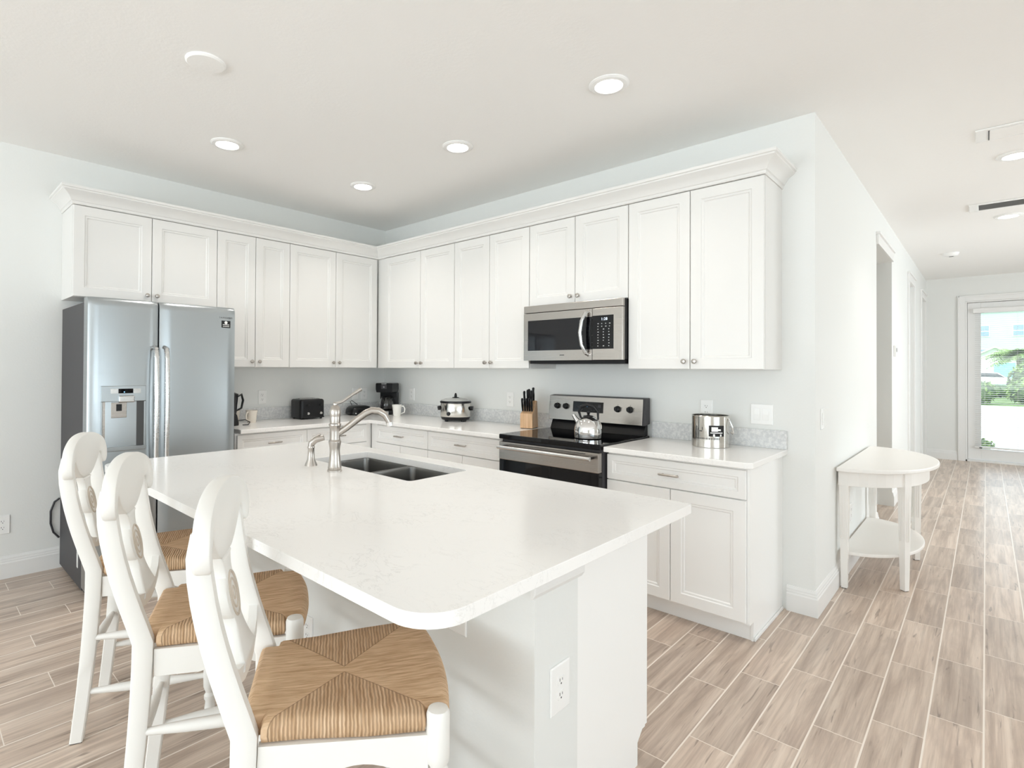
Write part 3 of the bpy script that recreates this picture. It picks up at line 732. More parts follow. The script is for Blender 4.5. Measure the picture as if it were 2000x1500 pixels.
# canister bucket with printed label
t = at('metal_canister', 'stainless steel canister with printed dark label and bail handle on the right counter', 'canister', 3.307, -.165, math.radians(14))
b = MB(); R_ = .101; b.lathe([(R_-.004, 0), (R_, .002), (R_, .176), (R_+.002, .179), (R_, .182), (R_-.003, .180), (R_-.003, .05), (.001, .05)], (0, 0, 0), 48); b.build('body', 'canister_steel', t, smooth=30)
def curved_patch(b, a0, a1, z0, z1, r, n=8):
    ri, ro = r, r+.0007
    A = [(a0+(a1-a0)*i/n) for i in range(n+1)]
    b.loft([[(ro*math.sin(a), -ro*math.cos(a), z0), (ro*math.sin(a), -ro*math.cos(a), z1), (ri*math.sin(a), -ri*math.cos(a), z1), (ri*math.sin(a), -ri*math.cos(a), z0)] for a in A])
b = MB(); curved_patch(b, .02, .86, .066, .128, R_-.0002, 14); lb = b.build('label', 'black_matte', t)
b = MB(); curved_patch(b, .16, .50, .094, .119, R_+.0004); curved_patch(b, .50, .66, .098, .108, R_+.0004); curved_patch(b, .10, .76, .084, .089, R_+.0004, 10); curved_patch(b, .24, .34, .066, .080, R_+.0004, 3); curved_patch(b, .62, .70, .067, .079, R_+.0004, 3); b.build('label_print', 'plate_plastic', lb)
b = MB()
x = -.75
for w_ in (.06, .04, .07, .03, .05, .06, .05, .04, .06, .05, .07, .05, .04, .06, .05, .06, .05):
    curved_patch(b, x, x+w_*.7, .048, .058, R_-.0002, 2); x += w_+.028
for a_, z_, w_, h_ in ((-.72, .115, .1, .004), (-.70, .095, .03, .03), (-.60, .10, .05, .012), (-.5, .092, .16, .005), (-.35, .10, .03, .018)):
    curved_patch(b, a_, a_+w_, z_, z_+h_, R_-.0002, 2)
b.build('lettering', 'fridge_side', t)
b = MB(); b.tube([(.099, -.030, .165), (.118, -.034, .12), (.124, -.02, .085), (.118, .004, .075), (.108, .012, .085)], .0042, 8); b.build('bail_handle', 'chrome', t, smooth=True)
# knife block with knives
t = at('knife_block', 'beech wood knife block holding black-handled knives left of the range', 'knife block', 1.985, -.165, math.radians(18))
prof = [(-.065, .004), (.070, .004), (.070, .012), (.050, .200), (.028, .207), (-.030, .125), (-.052, .115), (-.065, .112)]
MB().prism(prof, 'x', -.048, .048).build('block', 'beech', t, bevel=.003)
MB().box(-.045, .045, -.06, .065, .0, .0045).build('foot_pad', 'rubber', t)
def knife_handle(x, y, z, L, w, lean, tw=0):
    T = Matrix.Translation((x, y, z)) @ Matrix.Rotation(lean, 4, 'X') @ Matrix.Rotation(tw, 4, 'Y')
    b = MB(); rings = []
    for s, kx, ky in ((0, .62, 1), (.15, .7, .85), (.45, .85, 1.05), (.75, .72, .95), (.92, .9, 1.15), (1, .55, .7)):
        rings.append([T @ Vector((w*.74*kx*math.cos(a), w*ky*math.sin(a)+(.004 if s > .85 else 0), L*s)) for a in [2*PI*i/10 for i in range(10)]])
    b.loft(rings); return b
ks = []
for i in range(5):
    ks.append((-.036+i*.018, -.040, .130, .096, .0115, math.radians(14), 'steak'))
for i, L in enumerate((.115, .125, .12)):
    ks.append((-.030+i*.027, -.008, .164, L, .0135, math.radians(12), 'mid'))
ks.append((.022, .038, .203, .100, .0145, math.radians(8), 'big')); ks.append((-.012, .036, .203, .088, .0135, math.radians(8), 'big'))
nm = {'steak': ['small black steak knife in the front row of the knife block, %s' % s for s in ('leftmost of five', 'second from left', 'middle of five', 'fourth from left', 'rightmost of five')],
      'mid': ['longer black-handled knife in the middle row of the knife block, %s' % s for s in ('leftmost', 'centre', 'rightmost')],
      'big': ['thick black-handled knife at the back right of the knife block', 'thick black-handled knife at the back left of the knife block']}
TB = t.matrix_basis.copy(); cnt = {'steak': 0, 'mid': 0, 'big': 0}
rz_ = math.radians(18)
for x, y, z, L, w, ln, kd in ks:
    kb = thing('kitchen_knife', nm[kd][cnt[kd]], 'knife', (1.985, -.165, CT1), rz_, 'knives in the knife block'); cnt[kd] += 1
    knife_handle(x, y, z+.001, L, w, ln).build('handle', 'black_plastic', kb, smooth=True)
    T = Matrix.Translation((x, y, z)) @ Matrix.Rotation(ln, 4, 'X')
    MB().box(-.001, .001, -w*.5, w*.5, -.003, .004, T).build('bolster', 'chrome', kb)
# slow cooker
t = at('slow_cooker', 'oval stainless slow cooker with black rim and glass lid on back counter', 'slow cooker', 1.222, -.185, math.radians(35))
def ov(prof, n=40): return [[(r*1.0*math.cos(2*PI*i/n), r*.84*math.sin(2*PI*i/n), h) for i in range(n)] for r, h in prof]
b = MB().loft(ov([(.100, .010), (.118, .016), (.124, .032), (.126, .040)])); 
for sx, sy in ((-1, -1), (1, -1), (1, 1), (-1, 1)): b.cyl((sx*.07, sy*.055, 0), .012, .012)
b.build('base', 'black_plastic', t, smooth=30)
MB().loft(ov([(.1265, .040), (.128, .044), (.128, .150), (.1265, .153)])).build('body', 'canister_steel', t, smooth=30)
MB().loft(ov([(.126, .153), (.133, .156), (.133, .168), (.126, .172), (.10, .170)])).build('rim', 'black_plastic', t, smooth=30)
MB().loft(ov([(.127, .172), (.124, .178), (.085, .192), (.03, .198), (.001, .1985)])).build('lid', 'lid_glass_sheen', t, smooth=True)
MB().lathe([(.030, .198), (.028, .202), (.012, .205), (.011, .220), (.006, .236), (.001, .238)], (0, 0, 0), 20).build('lid_knob', 'black_plastic', t, smooth=True)
MB().prism([(-.035, .112), (-.03, .128), (.03, .128), (.035, .112), (.012, .092), (-.012, .092)], 'x', .1275, .150).build('side_handle', 'black_plastic', t, bevel=.003)
MB().prism([(-.035, .112), (-.03, .128), (.03, .128), (.035, .112), (.012, .092), (-.012, .092)], 'x', -.150, -.1275).build('side_handle', 'black_plastic', t, bevel=.003)
aa = math.radians(-108); kc = Vector((.128*math.cos(aa), .1075*math.sin(aa), .068))
MB().lathe([(.016, 0), (.016, -.010), (.013, -.016)], kc+Vector((0, .002, 0)), 20, 'y', Matrix.Rotation(math.radians(-15), 4, 'Z')).build('dial', 'black_plastic', t, smooth=25)
# toaster
t = at('toaster', 'black two-slot toaster standing on the counter near the refrigerator', 'toaster', .152, -.955, math.radians(88))
def rbox(b, x0, x1, y0, y1, z0, z1, r, n=5, topr=.02):
    def ring(ins, z):
        o = []; rr = max(.002, r-ins)
        for cx_, cy_, a0 in ((x1-ins-rr, y0+ins+rr, -PI/2), (x1-ins-rr, y1-ins-rr, 0), (x0+ins+rr, y1-ins-rr, PI/2), (x0+ins+rr, y0+ins+rr, PI)):
            for i in range(n+1):
                a = a0+PI/2*i/n; o.append((cx_+rr*math.cos(a), cy_+rr*math.sin(a), z))
        return o
    rs = [ring(.004, z0), ring(0, z0+.004)]
    for i in range(5):
        a = PI/2*i/4; rs.append(ring(topr*(1-math.cos(a)), z1-topr+topr*math.sin(a)))
    b.loft(rs); return b
rbox(MB(), -.115, .115, -.098, .098, .010, .172, .028).build('body', 'black_plastic', t, smooth=30)
b = MB(); b.box(-.085, .085, -.055, -.020, .1722, .1765); b.box(-.085, .085, .020, .055, .1722, .1765); b.build('slot_frame', 'brushed_steel', t, bevel=.001)
b = MB(); b.box(-.078, .078, -.048, -.027, .1767, .1772); b.box(-.078, .078, .027, .048, .1767, .1772); b.build('slot', 'slot_dark', t)
MB().box(-.105, .105, -.104, -.0985, .012, .022).build('base', 'black_matte', t)
for sx in (-.09, .09):
    for sy in (-.07, .07): MB().cyl((sx, sy, 0), .010, .0105, 12).build('foot', 'rubber', t)
for x in (-.045, .075):
    MB().lathe([(.012, 0), (.012, -.008), (.009, -.012)], (x, -.0982, .05), 18, 'y').build('browning_dial', 'brushed_steel', t, smooth=25)
    MB().box(x-.012, x+.012, -.115, -.098, .115, .127).build('lever', 'black_matte', t, bevel=.003)
# sandwich press
t = at('sandwich_press', 'low domed black sandwich press lying between the toaster and coffee maker', 'sandwich press', .130, -.400, math.radians(80))
def dome(b, w, d, prof):
    n = 32
    def sq(a, k=.5):
        c_, s_ = math.cos(a), math.sin(a); return (math.copysign(abs(c_)**k, c_), math.copysign(abs(s_)**k, s_))
    b.loft([[(w*s*sq(2*PI*i/n)[0], d*s*sq(2*PI*i/n)[1], z) for i in range(n)] for s, z in prof]); return b
dome(MB(), .115, .095, [(.92, .004), (1, .010), (1, .030), (.98, .034)]).build('base', 'black_plastic', t, smooth=30)
dome(MB(), .113, .093, [(1, .0345), (.99, .045), (.92, .066), (.78, .080), (.5, .088), (.001, .090)]).build('lid', 'black_plastic', t, smooth=True)
MB().tube([(-.045, -.092, .04), (-.045, -.125, .045), (.045, -.125, .045), (.045, -.092, .04)], .008, 10).build('handle', 'black_plastic', t, smooth=True)
MB().lathe([(.005, 0), (.005, -.002)], (-.075, -.0955, .02), 12, 'y').build('indicator_lamp', 'plate_plastic', t)
dome(MB(), .1, .08, [(.9, 0), (.9, .0045)]).build('foot_pad', 'rubber', t)
MB().tube([(.02, .075, .09), (.0, .098, .11), (-.03, .098, .13), (-.05, .09, .12), (-.035, .08, .085)], .003, 8).build('cord', 'cable', t, smooth=True)
# coffee maker
t = at('coffee_maker', 'black drip coffee maker with glass carafe standing in the room corner', 'coffee maker', .250, -.157, math.radians(28))
b = MB(); b.box(-.088, .088, -.085, .080, .0, .040); b.build('base', 'black_plastic', t, bevel=.008)
MB().box(-.088, .088, .030, .080, .0405, .210).build('tower', 'black_plastic', t, bevel=.004)
b = MB(); b.prism([(-.080, .2105), (-.088, .240), (-.088, .292), (-.082, .300), (.082, .300), (.088, .292), (.088, .240), (.080, .2105)], 'y', -.075, .080); b.build('brew_head', 'black_plastic', t, bevel=.004)
MB().box(-.028, .028, -.077, -.0755, .245, .288).build('control_badge', 'fridge_side', t)
MB().box(-.026, .026, -.0772, -.0755, .289, .298).build('top_trim', 'brushed_steel', t)
MB().lathe([(.010, 0), (.009, -.003)], (0, -.0772, .263), 20, 'y').build('power_button', 'brushed_steel', t, smooth=True)
MB().box(-.055, .055, -.0875, -.0855, .006, .034).build('front_plate', 'brushed_steel', t, bevel=.001)
car = thing_ = MB().lathe([(.052, .042), (.068, .050), (.076, .085), (.070, .120), (.052, .150), (.046, .158), (.044, .158), (.050, .148), (.068, .119), (.074, .085), (.066, .052), (.050, .045)], (0, -.018, 0), 36).build('carafe', 'clear_glass', t, smooth=True)
MB().lathe([(.048, .1585), (.05, .166), (.03, .176), (.001, .178)], (0, -.018, 0), 30).build('carafe_lid', 'black_plastic', t, smooth=True)
MB().tube([(0, -.066, .150), (0, -.098, .152), (0, -.112, .120), (0, -.100, .075), (0, -.092, .062)], [.007, .008, .008, .008, .006], 10, flat=1.5).build('carafe_handle', 'black_plastic', t, smooth=True)
# mugs and cups
def mug(name, label, x, y, rz, r, h, m, handle=True, grp=None):
    t = at(name, label, 'mug', x, y, rz, CT1, grp)
    MB().lathe([(r*.70, 0), (r*.74, .003), (r*.84, h*.5), (r, h), (r*.94, h), (r*.80, h*.5), (r*.66, .008), (.001, .007)], (0, 0, 0), 32).build('cup', m, t, smooth=30)
    if handle: MB().tube([(r*.90, 0, h*.85), (r*1.3, 0, h*.88), (r*1.62, 0, h*.65), (r*1.5, 0, h*.32), (r*.80, 0, h*.18)], [.005, .0055, .006, .0055, .005], 10).build('handle', m, t, smooth=True)
mug('coffee_mug', 'white tapered coffee mug with handle beside the black coffee maker', .475, -.215, math.radians(35), .047, .103, 'white_ceramic')
mug('coffee_mug', 'cream tapered mug on the counter near the refrigerator, front one of two', .185, -1.47, math.radians(-60), .045, .100, 'cream_ceramic', True, 'cream mugs beside the refrigerator')
mug('coffee_mug', 'cream mug half hidden behind the refrigerator edge, rear one of two', .105, -1.575, math.radians(200), .043, .098, 'cream_ceramic', True, 'cream mugs beside the refrigerator')
# small black appliance half hidden by the fridge
t = at('blender', 'black blender mostly hidden behind the right edge of the refrigerator', 'blender', .300, -1.690, math.radians(0))
MB().lathe([(.060, 0), (.062, .01), (.060, .03), (.050, .075), (.045, .085)], (0, 0, 0), 28).build('base', 'black_matte', t, smooth=30)
MB().lathe([(.040, .0855), (.044, .09), (.054, .20), (.056, .225), (.052, .225), (.042, .095), (.001, .093)], (0, 0, 0), 28).build('jar', 'smoked_glass', t, smooth=30)
MB().lathe([(.056, .2255), (.058, .24), (.03, .252), (.001, .254)], (0, 0, 0), 28).build('lid', 'black_plastic', t, smooth=True)
MB().tube([(.0, .05, .215), (.0, .085, .235), (.0, .098, .19), (.0, .085, .13), (.0, .045, .11)], [.006, .010, .009, .008, .006], 10).build('handle', 'black_plastic', t, smooth=True)
tag(MB().tube([(.345, -1.615, CT1+.004), (.36, -1.575, CT1+.004), (.33, -1.55, CT1+.020), (.27, -1.56, CT1+.035), (.24, -1.60, CT1+.03)], .0035, 8).build('power_cord', 'cable', smooth=True),
    'thin black cord curling on the counter at the refrigerator edge', 'cord')

# ------------------------------------------------------------------ outlets, switches (built facing -y)
def outlet(label, loc, rz, w=.072, h=.117, kind='outlet', grp='wall outlets and switches'):
    nm = {'outlet': 'wall_outlet', 'switch': 'light_switch', 'double': 'light_switch', 'jack': 'cable_outlet'}[kind]
    t = thing(nm, label, 'outlet' if kind in ('outlet', 'jack') else 'light switch', loc, rz, grp)
    if kind == 'double': w = .118
    rings = [[(-w/2+i, -d, -h/2+i), (w/2-i, -d, -h/2+i), (w/2-i, -d, h/2-i), (-w/2+i, -d, h/2-i)] for i, d in ((0, .0005), (0, .004), (.003, .0062))]
    MB().loft(rings).build('plate', 'plate_plastic', t)
    if kind == 'outlet':
        for s in (-1, 1):
            c_ = s*.0195
            r = MB(); n = 16
            poly = [(.0165*math.cos(2*PI*i/n), max(-.0125, min(.0125, .0165*math.sin(2*PI*i/n)))+c_) for i in range(n)]
            r.prism(poly, 'y', -.0075, -.0060); f_ = r.build('receptacle', 'plate_plastic', t)
            q_ = MB(); q_.box(-.0075, -.0050, -.0078, -.0074, c_-.0005, c_+.0075); q_.box(.0050, .0070, -.0078, -.0074, c_, c_+.0065); q_.lathe([(.0026, 0), (.0026, -.0004)], (0, -.0074, c_-.007), 10, 'y'); q_.build('slots', 'slot_dark', f_)
    elif kind == 'jack':
        MB().lathe([(.006, 0), (.006, -.006), (.003, -.006)], (0, -.006, 0), 14, 'y').build('connector', 'fridge_side', t)
    else:
        for x in ((-.023, .023) if kind == 'double' else (0,)):
            q_ = MB(); q_.prism([(-.0061, -.034), (-.0085, -.034), (-.0105, .0), (-.0075, .034), (-.0061, .034)], 'x', x-.0165, x+.0165); q_.build('rocker', 'plate_plastic', t, bevel=.0008)
    return t
outlet('white outlet on the left kitchen wall just left of the toaster', (0, -1.297, 1.082), R90)
outlet('white cable jack plate above the sandwich press, left of its neighbour', (0, -.353, 1.082), R90, kind='jack')
outlet('white outlet above the backsplash nearest the room corner on the left wall', (0, -.251, 1.08), R90)
outlet('white outlet on the range wall between coffee maker and slow cooker', (.439, 0, 1.083), 0)
outlet('white outlet on the range wall between slow cooker and knife block', (1.669, 0, 1.085), 0)
outlet('white outlet directly above the metal canister', (3.226, 0, 1.090), 0)
outlet('white double rocker switch on the wall right of the canister', (3.536, 0, 1.079), 0, kind='double')
outlet('white outlet low on the left wall beside the refrigerator', (0, -2.975, .338), R90)
outlet('white rocker switch on the hall wall near the kitchen corner', (HX, .165, 1.060), R90, kind='switch')
outlet('white outlet low on the hall wall behind the half-round table', (HX, 1.045, .370), R90)
outlet('large white outlet on the end of the island half wall', (3.62, -2.168, .460), R90, .09, .13)
outlet('white outlet low under the island overhang, behind the middle stool', (2.49, -2.28, .275), 0)
outlet('white outlet under the island overhang near its rounded corner', (3.34, -2.28, .610), 0)
t = thing('thermostat', 'small white wall control mounted beside the first hall opening', 'thermostat', (HX, 3.49, 1.535), R90)
MB().box(-.04, .04, -.022, -.0005, -.055, .055).build('housing', 'plate_plastic', t, bevel=.004)
MB().box(-.02, .02, -.0235, -.0222, -.01, .03).build('screen', 'fridge_side', t)

# ------------------------------------------------------------------ ceiling fittings
def downlight(label, x, y, e=3.2):
    t = thing('recessed_light', label, 'ceiling light', (x, y, CEIL), 0, 'recessed ceiling lights')
    MB().lathe([(.060, -.0005), (.098, -.0005), (.098, -.004), (.088, -.010), (.068, -.012), (.062, -.006)], (0, 0, 0), 40, hollow=True).build('trim_ring', 'plate_plastic', t, smooth=25)
    MB().lathe([(.0615, -.0008), (.0615, -.0050), (.001, -.0052)], (0, 0, 0), 36).build('lens', 'lamp_glow', t, smooth=True)
    l = bpy.data.lights.new('lamp', 'AREA'); l.shape = 'DISK'; l.size = .12; l.energy = e; l.color = (1, .94, .87); l.spread = math.radians(115)
    o = bpy.data.objects.new('lamp', l); COL.objects.link(o); o.parent = t; o.location = (0, 0, -.02)
    return t
downlight('lit round recessed light above the refrigerator side of the kitchen', 1.011, -2.019)
downlight('lit round recessed light in the middle of the kitchen ceiling, before the microwave', 2.048, -1.002)
downlight('lit round recessed light nearest the cabinet corner, smallest in the kitchen', .987, -.974)
downlight('lit round recessed light nearest the camera, above the right counter', 3.124, -1.023, 2.3)
downlight('lit round recessed light at the right edge between the two ceiling vents', 4.618, 1.562)
downlight('lit round recessed light in the hall just beyond the grey slotted vent', 4.621, 3.464)
tag(MB().lathe([(.001, -.0005), (.086, -.0005), (.086, -.006), (.078, -.013), (.001, -.015)], (1.867, -2.468, CEIL), 40).build('ceiling_cover', 'ceiling_paint', smooth=25), 'round white blank cover plate on the ceiling above the island', 'ceiling cover')
t = thing('smoke_detector', 'small round white smoke detector on the hall ceiling', 'smoke detector', (4.176, 5.194, CEIL))
MB().lathe([(.001, -.0005), (.075, -.0005), (.075, -.010), (.060, -.034), (.04, -.042), (.001, -.044)], (0, 0, 0), 32).build('housing', 'plate_plastic', t, smooth=25)
MB().box(-.02, .02, -.02, .0, -.047, -.0435).build('sensor_slot', 'slot_dark', t)
t = thing('ceiling_vent', 'long ceiling vent with grey slats in the hall, nearer the far door', 'vent', (4.70, 2.935, CEIL))
b = MB(); L_, D_ = .33, .105
b.box(-L_, L_, -D_-.02, -D_, -.012, -.0005); b.box(-L_, L_, D_, D_+.02, -.012, -.0005); b.box(-L_, -L_+.06, -D_, D_, -.012, -.0005); b.box(L_-.06, L_, -D_, D_, -.012, -.0005); b.build('frame', 'plate_plastic', t, bevel=.002)
MB().box(-L_+.06, L_-.06, -D_, D_, -.002, -.0005).build('backing', 'vent_grey', t)
b = MB()
for i in range(12):
    y = -D_+.01+i*(2*D_-.02)/11; T = Matrix.Translation((0, y, -.007)) @ Matrix.Rotation(math.radians(35), 4, 'X'); b.box(-L_+.06, L_-.06, -.006, .006, -.0006, .0006, T)
b.build('slats', 'vent_grey', t)
t = thing('ceiling_vent', 'plain white ceiling vent at the right edge nearer the kitchen', 'vent', (4.93, 1.01, CEIL))
b = MB(); b.box(-.50, .50, -.11, .11, -.010, -.0005); b.build('frame', 'plate_plastic', t, bevel=.004)
MB().box(-.44, .46, -.085, .085, -.014, -.0102).build('diffuser', 'ceiling_paint', t, bevel=.002)
MB().box(-.445, -.438, -.085, .085, -.0135, -.0102).build('slot', 'slot_dark', t)

# ------------------------------------------------------------------ half-round hall table
t = thing('console_table', 'small white half-round console table with lower shelf against the hall wall', 'table', (HX+.012, 1.16, 0))
TH = .745
def halfoval(a, bq, n=28, x0=0): return [(x0, -a)]+[(x0+bq*math.cos(-PI/2+PI*i/n)**.9 if 0 < i < n else x0, a*math.sin(-PI/2+PI*i/n)) for i in range(1, n)]+[(x0, a)]
MB().prism(halfoval(.66, .445), 'z', TH-.024, TH).build('table_top', 'table_paint', t, bevel=.006)
b = MB(); o_ = halfoval(.60, .395); b.prism(o_, 'z', TH-.115, TH-.0245); b.build('apron', 'table_paint', t, bevel=.002)
MB().prism(halfoval(.54, .37), 'z', .195, .215).build('shelf', 'table_paint', t, bevel=.004)
def tleg(x, y, ang):
    b = MB(); T = Matrix.Translation((x, y, 0)) @ Matrix.Rotation(ang, 4, 'Z')
    rings = []
    for z, h in ((.003, .016), (.20, .019), (.55, .023), (TH-.118, .025), (TH-.026, .025)):
        rings.append([T @ Vector((sx*h, sy*h, z)) for sx, sy in ((-1, -1), (1, -1), (1, 1), (-1, 1))])
    b.loft(rings)
    for k in range(4):
        TT = T @ Matrix.Rotation(k*PI/2, 4, 'Z')
        for u_ in (-.007, .007): b.box(.0215, .0245, u_-.002, u_+.002, .30, TH-.14, TT)
    o = b.build('leg', 'table_paint', t, bevel=.002)
    MB().box(-.013, .013, -.013, .013, 0, .0032, T).build('foot_glide', 'rubber', o)
tleg(.028, -.572, 0); tleg(.028, .572, 0); tleg(.300, -.375, math.radians(-35)); tleg(.300, .375, math.radians(35))

# ------------------------------------------------------------------ counter stools
def make_stool():
    t = thing('counter_stool', '', 'stool', (0, 0, 0), 0, 'white rush-seat stools along the island')
    SH = .625; WR, WF, DY, DF = .165, .205, -.195, .190
    def ly(z):          # centre line of the rear posts
        if z >= .60:
            s = min(1, (z-.60)/.41); return DY-.088*math.sin(s*PI/2)
        return DY-.045*((.60-z)/.60)**1.6
    # rear posts: sabre shape from foot to shoulder
    for sx in (-1, 1):
        rings = []; n = 22
        for i in range(n+1):
            z = .004+(1.008-.004)*i/n
            dep = .020+.005*(1-abs(z-.62)/.62); wid = .0155
            x = sx*(WR+.012*((.6-z)/.6 if z < .6 else 0)+.006*max(0, (z-.6)/.4))
            k = 1.0
            if i == n: k = .55
            if i == n-1: k = .93
            y = ly(z)
            rings.append([(x-wid*k, y-dep*k*.8, z), (x-wid*k*.8, y-dep*k, z), (x+wid*k*.8, y-dep*k, z), (x+wid*k, y-dep*k*.8, z), (x+wid*k, y+dep*k*.8, z), (x+wid*k*.8, y+dep*k, z), (x-wid*k*.8, y+dep*k, z), (x-wid*k, y+dep*k*.8, z)])
        lg = MB().loft(rings).build('rear_post', 'stool_paint', t, smooth=35)
        MB().box(sx*(WR+.012)-.012, sx*(WR+.012)+.012, ly(0)-.018, ly(0)+.018, 0, .0042).build('foot_glide', 'rubber', lg)
    # turned front legs
    for sx in (-1, 1):
        pr = [(.012, .004), (.0165, .012), (.019, .05), (.0155, .075), (.0205, .085), (.0205, .097), (.014, .106), (.0225, .130), (.0235, .16), (.0215, .25), (.0205, .40), (.0175, .478), (.0225, .486), (.0225, .496), (.017, .505), (.0235, .515), (.0245, .53), (.0245, SH-.012), (.021, SH-.003), (.010, SH)]
        lg = MB().lathe(pr, (sx*WF, DF, 0), 24).build('front_leg', 'stool_paint', t, smooth=35)
        MB().cyl((sx*WF, DF, 0), .011, .0042, 12).build('foot_glide', 'rubber', lg)
    # aprons with a scooped lower edge near the front leg
    for sx in (-1, 1):
        b = MB(); n = 18; rr = []
        for i in range(n+1):
            s = i/n; y = DY+.026+(DF-.022-DY-.026)*s; x = sx*(WR+(WF-WR)*s-.002)
            lo = .502+.022*math.sin(min(1, max(0, (s-.35)/.5))*PI)*(1 if s > .35 else 0)
            rr.append([(x-.009, y, lo), (x+.009, y, lo), (x+.009, y, .574), (x-.009, y, .574)])
        b.loft(rr); b.build('side_apron', 'stool_paint', t)
    b = MB(); n = 18; rr = []
    for i in range(n+1):
        s = i/n; x = -WF+.022+(2*WF-.044)*s; lo = .502+.024*math.sin(s*PI)
        rr.append([(x, DF-.009, lo), (x, DF+.009, lo), (x, DF+.009, .574), (x, DF-.009, .574)])
    b.loft(rr); b.build('front_apron', 'stool_paint', t)
    MB().box(-WR+.016, WR-.016, DY-.009, DY+.009, .505, .574).build('rear_apron', 'stool_paint', t, bevel=.002)
    # rush seat: outline with notches at the posts
    out = []
    nn = 12
    for i in range(nn+1):                        # front edge, bowed
        s = -1+2*i/nn; out.append((s*(WF-.030), DF+.030+.018*(1-s*s)))
    out += [(WF-.026, DF-.020), (WF+.004, DF-.026)]
    out += [(WF-.004, .05), (WR+.014, -.08), (WR+.006, DY+.030), (WR-.020, DY+.028), (WR-.022, DY-.012), (-WR+.022, DY-.012), (-WR+.020, DY+.028), (-WR-.006, DY+.030), (-WR-.014, -.08), (-WF+.004, .05), (-WF-.004, DF-.026), (-WF+.026, DF-.020)]
    cxy = Vector((0, 0))
    def ring(ins, z):
        o = []
        for x, y in out:
            d = Vector((x, y)); L = d.length; d = d*(max(0, L-ins)/L); o.append((d.x, d.y, z))
        return o
    rs = [ring(.012, .5755), ring(.003, .580), ring(0, .592), ring(.001, .606), ring(.007, .617), ring(.018, .6235)]
    for f_ in (.75, .5, .25):
        rs.append([(x*f_, y*f_, .6235-.010*(1-f_)+.004*(1-f_)) for x, y in out])
    b = MB(); b.loft(rs, True, False)
    # centre fan
    b.bm.verts.ensure_lookup_table(); last = b.bm.verts[-len(out):]; cv = b.v(0, 0, .6160)
    for i in range(len(out)): b._f([last[i], last[(i+1) % len(out)], cv])
    o = b.build('seat', 'rush', t, smooth=50); o['label'] = 'woven straw-coloured rush seat'
    # stretchers: turned, cigar-shaped
    def rod(p, q_, r, ring_at=.62):
        p, q_ = Vector(p), Vector(q_); pts = []; rad = []
        for s, k in ((0, .5), (.1, .62), (.3, .9), (.5, 1), (ring_at-.02, 1), (ring_at, .82), (ring_at+.02, 1), (.75, .85), (.9, .62), (1, .5)):
            pts.append(p+(q_-p)*s); rad.append(r*k)
        return MB().tube(pts, rad, 14).build('stretcher', 'stool_paint', t, smooth=50)
    for sx in (-1, 1):
        for z in (.36, .17): rod((sx*(WR+.008), ly(z), z), (sx*WF, DF, z+.0), .017)
    rod((-WR-.006, ly(.31), .31), (WR+.006, ly(.31), .31), .0165)
    for z, r in ((.27, .015), (.44, .012)): rod((-WF, DF, z), (WF, DF, z), r)
    # back: everything lies on the leaning, slightly bowed back surface
    def S(u_, z, d): return (u_, ly(z)+.014-.012*(1-(u_/.2)**2)+d, z-.014)
    TK = .017
    def slab(outline, n_fill=True, th=TK):
        """outline in (u, z), closed; returns MB with rounded slab following the back surface"""
        b = MB(); bm = b.bm
        def mk(ins, d):
            cu = sum(p[0] for p in outline)/len(outline); cz = sum(p[1] for p in outline)/len(outline); res = []
            m_ = len(outline)
            for i in range(m_):
                a, c_, e = Vector(outline[i-1]), Vector(outline[i]), Vector(outline[(i+1) % m_])
                tt = (e-a); tt = tt.normalized() if tt.length > 1e-9 else Vector((1, 0)); nn_ = Vector((tt.y, -tt.x))
                p_ = c_-nn_*ins; res.append(bm.verts.new(S(p_.x, p_.y, d)))
            return res
        R = [mk(.006, -th), mk(.002, -th+.002), mk(0, -th+.006), mk(0, th-.006), mk(.002, th-.002), mk(.006, th)]
        m_ = len(outline)
        for A, B in zip(R, R[1:]):
            for i in range(m_): b._f([A[i], A[(i+1) % m_], B[(i+1) % m_], B[i]])
        for L in (R[0], R[-1]):
            es = [bm.edges.get((L[i], L[(i+1) % m_])) for i in range(m_)]
            bmesh.ops.triangle_fill(bm, use_beauty=True, edges=[e for e in es if e])
        return b
    # crest: arched top, round lobes hanging outside the posts
    def bez(P, n=10):
        o = []
        for i in range(n):
            s = i/n; a = (1-s); o.append((a**3*P[0][0]+3*a*a*s*P[1][0]+3*a*s*s*P[2][0]+s**3*P[3][0], a**3*P[0][1]+3*a*a*s*P[1][1]+3*a*s*s*P[2][1]+s**3*P[3][1]))
        return o
    half = []
    half += bez([(0, 1.092), (.075, 1.092), (.130, 1.080), (.170, 1.062)], 8)
    half += bez([(.170, 1.062), (.222, 1.042), (.238, .985), (.216, .958)], 9)
    half += bez([(.216, .958), (.203, .941), (.180, .950), (.181, .976)], 7)
    half += bez([(.181, .976), (.180, 1.000), (.150, 1.004), (.146, .998)], 5)
    half += bez([(.146, .998), (.120, .965), (.085, .940), (.046, .928)], 8)
    half += [(.046, .928)]
    outl = half + [(-x, z) for x, z in half[::-1] if abs(x) > 1e-6]
    outl = outl[::-1]
    slab(outl).build('crest_rail', 'stool_paint', t, smooth=35)
    # splat: vase with oval medallion
    sp_ = bez([(.045, .9275), (.034, .905), (.030, .895), (.034, .880)], 5)+bez([(.034, .880), (.066, .862), (.066, .808), (.034, .790)], 9)+bez([(.034, .790), (.026, .775), (.050, .725), (.078, .690)], 6)+[(.078, .690)]
    so = (sp_+[(-x, z) for x, z in sp_[::-1]])[::-1]
    so_ = slab(so, th=.0145).build('splat', 'stool_paint', t, smooth=35)
    b = MB()
